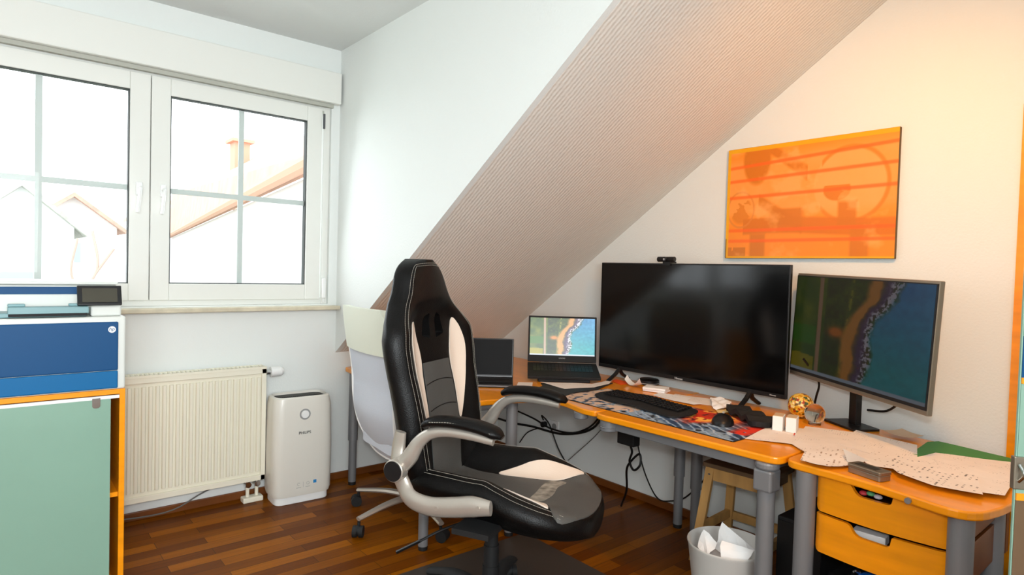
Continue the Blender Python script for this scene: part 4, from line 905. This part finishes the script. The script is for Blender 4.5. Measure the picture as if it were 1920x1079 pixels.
# ------------------------------------------------------------------ GLASS DOOR LEAF at the right edge
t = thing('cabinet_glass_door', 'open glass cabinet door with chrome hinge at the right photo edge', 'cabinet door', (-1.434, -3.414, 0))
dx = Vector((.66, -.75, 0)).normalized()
def leaf(bm, s0, s1, z0, z1, th=.003):
    n = Vector((-dx.y, dx.x, 0)) * th
    P = [Vector((0, 0, 0)) + dx * s0, dx * s1]; vv = []
    for z in (z0, z1):
        for p, q in ((P[0], 1), (P[1], 1), (P[1], -1), (P[0], -1)): vv.append(bm.verts.new((p.x + n.x * q, p.y + n.y * q, z)))
    bm.faces.new(vv[:4][::-1]); bm.faces.new(vv[4:])
    for i in range(4): bm.faces.new((vv[i], vv[(i + 1) % 4], vv[4 + (i + 1) % 4], vv[4 + i]))
for nm, z0, z1, m_ in (('reflected_floor', .30, .930, PINED), ('reflected_cabinet', .944, 1.165, FROST), ('reflected_printer', 1.177, 1.26, BLUE), ('top_pane', 1.26, 1.42, FROST)):  # brown, teal and blue bands painted as the room mirrored in the glass
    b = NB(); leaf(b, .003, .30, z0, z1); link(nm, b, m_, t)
for z0, z1 in ((.930, .944), (1.165, 1.177)):  # orange bars painted as the mirrored cabinet edges
    b = NB(); leaf(b, .003, .30, z0, z1, .006); link('reflected_rail', b, WOODY, t)
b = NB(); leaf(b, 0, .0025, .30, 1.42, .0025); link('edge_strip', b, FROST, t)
b = NB(); leaf(b, -.004, .06, .952, 1.018, .007); hg = link('hinge_clamp', b, TIN, t, bevel=.002)
b = NB(); n_ = Vector((dx.y, -dx.x, 0)); tube(b, [dx * .004 + n_ * .008 + Vector((0, 0, .968)), dx * .008 + n_ * .018 + Vector((0, 0, .985)), dx * .004 + n_ * .008 + Vector((0, 0, 1.003))], .003, 8); link('hinge_knuckle', b, CHROME, hg, smooth=True)

# ------------------------------------------------------------------ CHAIR MAT
b = NB(); prism(b, rpoly([(-2.10, -1.335), (-.885, -1.335), (-.885, -2.50), (-2.10, -2.50)], .05), .0005, .004)
tag(rebase(link('chair_mat', b, RUBG), (-1.4, -1.98, 0)), 'dark grey floor protection mat under the racing chair', 'floor mat')

# ------------------------------------------------------------------ WHITE MESH CHAIR
t = thing('office_chair', 'white mesh office chair with aluminium star base behind the racing chair', 'chair', (-1.235, -.80, 0), math.radians(-4))
# local: +x forward
def bprof(z):   # half-width of the panel by height
    import bisect
    zs = [.36, .40, .50, .62, .75, .90, 1.02, 1.10, 1.15]; ws = [.12, .19, .235, .255, .27, .28, .28, .27, .235]
    i = min(max(bisect.bisect(zs, z) - 1, 0), len(zs) - 2); f = min(max((z - zs[i]) / (zs[i + 1] - zs[i]), 0), 1); f = f * f * (3 - 2 * f); return ws[i] * (1 - f) + ws[i + 1] * f
def bdep(y, z):  # x of the back panel
    return -.27 + .10 * max(0, (.62 - z) / .26) ** 1.5 + .0 * z - .06 * max(0, (z - .75) / .4) + .45 * y * y
def panel(z0, z1, off, th, m, name, inset=0, n=26):
    b = NB(); top_ = []; 
    rows = []
    for i in range(n + 1):
        z = z0 + (z1 - z0) * i / n; hw = bprof(z) - inset; rows.append([(bdep(hw * s, z) + off, hw * s, z) for s in [-1 + 2 * j / 16 for j in range(17)]])
    A = [[b.verts.new(p) for p in r] for r in rows]; B = [[b.verts.new((p[0] - th, p[1], p[2])) for p in r] for r in rows]
    for i in range(n):
        for j in range(16):
            b.faces.new((A[i][j], A[i][j + 1], A[i + 1][j + 1], A[i + 1][j])); b.faces.new((B[i][j], B[i + 1][j], B[i + 1][j + 1], B[i][j + 1]))
        b.faces.new((A[i][0], A[i + 1][0], B[i + 1][0], B[i][0])); b.faces.new((A[i][16], B[i][16], B[i + 1][16], A[i + 1][16]))
    for j in range(16): b.faces.new((A[0][j], B[0][j], B[0][j + 1], A[0][j + 1])); b.faces.new((A[n][j], A[n][j + 1], B[n][j + 1], B[n][j]))
    return link(name, b, m, t, smooth=True, angle=60)
panel(.36, .93, 0, .010, MESHW, 'backrest')
panel(.92, 1.15, .012, .035, HEADW, 'headrest', -.004, 12)
b = NB(); pts = [(bdep(bprof(z), z) - .006, bprof(z), z) for z in (.93, .80, .65, .52, .42, .37)] + [(bdep(0, .36) - .006, 0, .36)] + [(bdep(bprof(z), z) - .006, -bprof(z), z) for z in (.37, .42, .52, .65, .80, .93)]
tube(b, pts, .009, 8); link('back_frame', b, WPLB, t, smooth=True)
b = NB(); tube(b, [(-.20, 0, .60), (-.19, 0, .45), (-.13, 0, .38), (0, 0, .36)], .025, 10, ry=.012, side=(0, 1, 0)); link('back_spine', b, WPLB, t, smooth=True)
b = NB(); drape(b, smoothpoly([(-.20, -.22), (-.22, 0), (-.20, .22), (0, .25), (.22, .22), (.25, 0), (.22, -.22), (0, -.25)], 5), lambda u, v, w: (u, v, .46 + w), .05, .05); link('seat', b, MESHW, t, smooth=True)
for sy in (-1, 1):
    b = NB(); tube(b, [(-.02, sy * .23, .42), (-.02, sy * .29, .43), (0, sy * .30, .52), (0, sy * .295, .60)], .014, 8); ar = link('armrest', b, STEEL, t, smooth=True)
    b = NB(); box(b, (0.02, sy * .295, .612), (.22, .07, .024)); link('arm_pad', b, BLKM, ar, bevel=.01)
b = NB(); cyl(b, (0, 0, .10), (0, 0, .40), .027); cyl(b, (0, 0, .36), (0, 0, .42), .07, .10); link('gas_lift', b, STEEL, t, smooth=True)
base = NB(); cyl(base, (0, 0, .085), (0, 0, .14), .05, .045, 28)
A0 = math.radians(122)
angs = [A0 + math.radians(72 * k) for k in range(5)]
for a in angs:
    tube(base, [(.03 * math.cos(a), .03 * math.sin(a), .115), (.18 * math.cos(a), .18 * math.sin(a), .112), (.36 * math.cos(a), .36 * math.sin(a), .088)], .022, 8, ry=.014, side=(-math.sin(a), math.cos(a), 0), rs=[1.2, 1, .75])
link('star_base', base, SILV, t, smooth=True)
def caster(parent, x, y, a, m=BLKM, name='caster'):
    b = NB(); d = Vector((math.cos(a), math.sin(a), 0)); n = Vector((-d.y, d.x, 0)); c = Vector((x, y, .029)) + d * .012
    for s in (-1, 1): cyl(b, c + n * s * .006, c + n * s * .026, .029, n=24)
    cyl(b, (x, y, .03), (x, y, .075), .008); sph(b, c + Vector((0, 0, .006)), .026, (1, 1, .95), 14, 10)
    return link(name, b, m, parent, smooth=True, angle=35)
for i, a in enumerate(angs): caster(t, .355 * math.cos(a), .355 * math.sin(a), a + .7)

# ------------------------------------------------------------------ RACING CHAIR
t = thing('racing_chair', 'black grey and cream racing style office chair with silver arm brackets', 'chair', (-1.507, -1.835, 0.004), math.radians(-64))
TL = math.tan(math.radians(8.8))
def hw(z):
    zs = [.50, .56, .62, .70, .80, .92, 1.02, 1.08, 1.13, 1.18, 1.235, 1.28, 1.32, 1.355, 1.38, 1.395]; ws = [.17, .235, .262, .275, .282, .292, .306, .308, .292, .245, .186, .160, .146, .122, .088, .045]
    return float(np.interp(z, zs, ws))
hwz = np.linspace(.50, 1.395, 80); hws = np.array([hw(z) for z in hwz])
for _ in range(3): hws[1:-1] = (hws[:-2] + 2 * hws[1:-1] + hws[2:]) / 4
def HWS(z): return float(np.interp(z, hwz, hws))
def bx0(z): return -.205 - (z - .55) * TL
def bfront(y, z):
    """front surface x at lateral y, height z"""
    w = HWS(z); s = min(abs(y) / max(w, 1e-3), 1)
    bol = .045 * min(1, max(0, (1.22 - z) / .10)) * min(1, max(0, (z - .50) / .08))
    up = .5 - .5 * math.cos(PI * min(max((s - .42) / .40, 0), 1))
    edge = max(0, (s - .80) / .20); head = .03 * (1 - s * s) if z > 1.15 else 0
    return bx0(z) + bol * up - .055 * edge ** 2.2 + .012 * math.sin(PI * min(max((z - .55) / .4, 0), 1)) + head * min(1, (z - 1.15) / .08 if z > 1.15 else 0)
b = NB(); NZ, NY = 60, 36; rows = []
for i in range(NZ + 1):
    z = .50 + .893 * i / NZ; w = HWS(z); tk = .115 if z < 1.08 else .115 - .20 * (z - 1.08)
    ring = []
    for j in range(NY + 1):
        y = -w + 2 * w * j / NY; s = abs(y) / w; ring.append(b.verts.new((bfront(y, z), y, z)))
    xs = bfront(w, z); cback = bx0(z) - tk
    back = []
    for j in range(1, 12):
        ph = j / 12; y = w * math.cos(PI * ph); s = abs(y) / w
        x = cback + (xs - .01 - cback) * (s ** 4)
        back.append(b.verts.new((x, y, z)))
    rows.append(ring + back)
NR = len(rows[0])
for a, c in zip(rows, rows[1:]):
    for j in range(NR): b.faces.new((a[j], a[(j + 1) % NR], c[(j + 1) % NR], c[j]))
b.faces.new(rows[0][::-1]); b.faces.new(rows[-1])
back = link('backrest', b, LEATH, t, smooth=True, angle=60)
# two slots below the headrest
cb = NB()
for s in (-1, 1): prism(cb, rpoly([(s * .020, 1.075), (s * .085, 1.090), (s * .062, 1.165), (s * .022, 1.180)], .01, 3), -.7, 0.1, lambda u, v, w: (w, u, v))
cut = link('cutter', cb, LEATH, None); cut.parent = t; bpy.context.view_layer.update(); carve(back, cut)
def onback(off): return lambda u, v, w: (bfront(u, v) + off + w, u, v)
b = NB(); drape(b, rpoly([(-.105, .50), (.105, .50), (.112, .70), (.098, .985), (-.098, .985), (-.112, .70)], .004, 2), onback(.004), .01, .02); link('centre_panel', b, LEATHG, back, smooth=True, angle=60)
for s in (-1, 1):
    b = NB(); drape(b, smoothpoly([(s * .150, 1.150), (s * .188, 1.095), (s * .200, 1.02), (s * .178, .90), (s * .125, .735), (s * .118, .90), (s * .113, 1.0), (s * .130, 1.08)], 6), onback(.005), .01, .015); link('cream_insert', b, LEATHW, back, smooth=True, angle=60)
def seam(fpts, par, r=.0008, nm='stitching'):
    b = NB()
    P = catmull(fpts, 8); acc = 0; st = []
    for i in range(len(P) - 1):
        if i % 1 == 0: cyl(b, P[i].lerp(P[i + 1], .1), P[i].lerp(P[i + 1], .8), r, n=5)
    return link(nm, b, STITCH, par, smooth=True)
for f1 in (.80, .86):
    zz = [.56 + .05 * i for i in range(17)]
    pts = [(bfront(-f1 * HWS(z), z) + .002, -f1 * HWS(z), z) for z in zz]
    pts2 = [(bfront(f1 * HWS(z), z) + .002, f1 * HWS(z), z) for z in zz]
    topz = 1.365 if f1 < .83 else 1.373
    mid = [(bfront(k * .09, topz) + .003, k * .09, topz + (.006 if k == 0 else 0)) for k in (-.8, 0, .8)]
    seam(pts + mid + pts2[::-1], back)
for z in (.90, .80, .70):
    b = NB(); tube(b, [(bfront(y, z) + .0045, y, z + .012 * (1 - (y / .1) ** 2)) for y in (-.10, -.05, 0, .05, .10)], .0016, 6); link('seam', b, LEATH, back, smooth=True)
# SEAT
def seathw(x):
    return float(np.interp(x, [-.27, -.2, -.05, .10, .20, .30, .36, .40], [.22, .25, .265, .285, .290, .270, .225, .12]))
sx_ = np.linspace(-.27, .42, 60); sy_ = np.array([float(np.interp(x, [-.27, -.2, -.05, .10, .20, .28, .34, .385, .41, .42], [.22, .25, .265, .285, .290, .275, .240, .190, .140, .10])) for x in sx_])
for _ in range(2): sy_[1:-1] = (sy_[:-2] + 2 * sy_[1:-1] + sy_[2:]) / 4
def SW(x): return float(np.interp(x, sx_, sy_))
def sz(x, y):
    w = SW(x); s = min(abs(y) / w, 1); up = .5 - .5 * math.cos(PI * min(max((s - .40) / .40, 0), 1))
    bol = .092 * min(1, max(0, (.36 - x) / .28)); edge = max(0, (s - .80) / .20)
    nose = max(0, (x - .28) / .14)
    return .522 + .012 * max(0, x) / .3 + bol * up - .045 * edge ** 2.2 * (1 - .5 * min(nose, 1)) - .045 * nose ** 2
b = NB(); rows = []
for i in range(61):
    x = -.27 + .69 * i / 60; w = SW(x); r_ = []
    for j in range(33):
        y = -w + 2 * w * j / 32; r_.append(b.verts.new((x, y, sz(x, y))))
    zb = .412
    for j in range(1, 12):
        y = w * math.cos(PI * j / 12); s = abs(y) / w; r_.append(b.verts.new((x, y, zb + (sz(x, w) - .01 - zb) * s ** 4)))
    rows.append(r_)
NR = len(rows[0])
for a, c in zip(rows, rows[1:]):
    for j in range(NR): b.faces.new((a[j], a[(j + 1) % NR], c[(j + 1) % NR], c[j]))
b.faces.new(rows[0][::-1]); b.faces.new(rows[-1])
seat = link('seat', b, LEATH, t, smooth=True, angle=60)
def onseat(off): return lambda u, v, w: (u, v, sz(u, v) + off + w)
b = NB(); drape(b, smoothpoly([(-.262, -.105), (-.1, -.105), (.05, -.108), (.20, -.118), (.27, -.15), (.33, -.22), (.37, -.19), (.405, -.11), (.417, 0), (.405, .11), (.37, .19), (.33, .22), (.27, .15), (.20, .118), (.05, .108), (-.1, .105), (-.262, .105)], 3), onseat(.004), .01, .02); link('centre_panel', b, LEATHG, seat, smooth=True, angle=60)
b = NB(); drape(b, smoothpoly([(.20, -.112), (.245, -.115), (.262, -.04), (.25, .05), (.262, .112), (.20, .112), (.188, .05), (.195, -.04)], 4), onseat(.0055), .008, .015); link('worn_patch', b, WORN, seat, smooth=True, angle=60)
for s in (-1, 1):
    b = NB(); drape(b, smoothpoly([(-.03, s * .118), (.06, s * .160), (.15, s * .195), (.24, s * .205), (.305, s * .205), (.255, s * .150), (.19, s * .122), (.08, s * .114)], 5), onseat(.005), .01, .015); link('cream_insert', b, LEATHW, seat, smooth=True, angle=60)
for f1 in (.84, .90):
    seam([(x, -f1 * SW(x), sz(x, f1 * SW(x)) + .002) for x in [-.24 + .04 * i for i in range(16)]], seat)
    seam([(x, f1 * SW(x), sz(x, f1 * SW(x)) + .002) for x in [-.24 + .04 * i for i in range(16)]], seat)
# arm brackets + pads
for s in (-1, 1):
    yy = s * .325
    dz = -.018 if s > 0 else 0
    br = [(-.235, 1, .765), (-.243, 1, .70), (-.232, 1, .635), (-.205, 1, .575), (-.165, 1, .540), (-.09, 1, .527), (0, 1, .540), (.08, 1, .557), (.145, 1, .562)]
    b = NB(); tube(b, [(p[0], yy - s * (.030 if i < 2 else .004 if i > 3 else .015), p[2]) for i, p in enumerate([(q[0], q[1], q[2] + (dz if i_ > 4 else 0)) for i_, q in enumerate(br)])], .016, 14, 6, ry=.030, side=(0, 1, 0), rs=[.75, .95, 1, 1.05, 1.1, 1.15, 1.2, 1.2, .85])
    A = link('arm_bracket', b, SILV, t, smooth=True, angle=60)
    b = NB(); cyl(b, (-.222, yy - s * .005, .640), (-.222, yy + s * .034, .640), .040, n=36); pv = link('pivot_housing', b, SILV, A, smooth=True, bevel=.003)
    b = NB(); cyl(b, (-.222, yy + s * .034, .640), (-.222, yy + s * .0375, .640), .0355, n=36); link('pivot_cap', b, BLK, pv, smooth=True)
    for x, z in ((-.055, .532), (.105, .560)):
        b = NB(); cyl(b, (x, yy + s * .010, z), (x, yy + s * .016, z), .008, n=16); link('bolt_cover', b, SILV, A, smooth=True)
    b = NB(); tube(b, [(-.222, yy, .640), (-.175, yy, .690), (-.140, yy, .745), (-.095, yy, .782), (-.03, yy, .797), (.06, yy, .797), (.150, yy, .788)], .015, 14, 6, ry=.020, side=(0, 1, 0), rs=[1.5, 1.5, 1.2, 1.0, .85, .8, .7]); am = link('armrest', b, SILV, t, smooth=True, angle=60)
    pp = [(-.115, yy, .812), (-.08, yy, .828), (0, yy, .836), (.09, yy, .832), (.155, yy, .818), (.182, yy, .806)]
    b = NB(); tube(b, pp, .036, 18, 6, ry=.019, side=(0, 1, 0), rs=[.72, 1, 1.05, 1.1, 1.05, .45]); pd = link('arm_pad', b, LEATH, am, smooth=True, angle=70)
    seam([(p[0], yy + s * .036, p[2] + .004) for p in pp[1:-1]], pd, .001)
    b = NB(); bx(b, (0, s * .20, .45), (.14, s * .325, .47)); link('bracket_plate', b, BLKM, A)
# mechanism, lift, base
b = NB(); bx(b, (-.13, -.10, .415), (.13, .10, .445)); link('seat_mechanism', b, BLKM, t, bevel=.006)
b = NB(); cyl(b, (0, -.05, .425), (.02, -.20, .415), .006); tube(b, [(-.02, -.10, .42), (-.10, -.20, .40), (-.16, -.27, .37)], .005, 8); tube(b, [(-.16, -.27, .37), (-.19, -.30, .355), (-.22, -.33, .34)], .013, 8, ry=.006); link('tilt_lever', b, BLK, t, smooth=True)
b = NB(); cyl(b, (0, 0, .28), (0, 0, .42), .026, n=28); cyl(b, (0, 0, .20), (0, 0, .285), .030, n=28); cyl(b, (0, 0, .12), (0, 0, .205), .033, n=28); link('gas_lift', b, BLKM, t, smooth=True)
b = NB(); cyl(b, (0, 0, .075), (0, 0, .13), .05, .04, 28)
A0 = math.radians(26)
angs = [A0 + math.radians(72 * k) for k in range(5)]
for a in angs:
    tube(b, [(.03 * math.cos(a), .03 * math.sin(a), .105), (.18 * math.cos(a), .18 * math.sin(a), .115), (.31 * math.cos(a), .31 * math.sin(a), .088)], .030, 10, ry=.016, side=(-math.sin(a), math.cos(a), 0), rs=[1, 1.05, .9])
link('star_base', b, BLKM, t, smooth=True)
for a in angs: caster(t, .30 * math.cos(a), .30 * math.sin(a), a + .5)
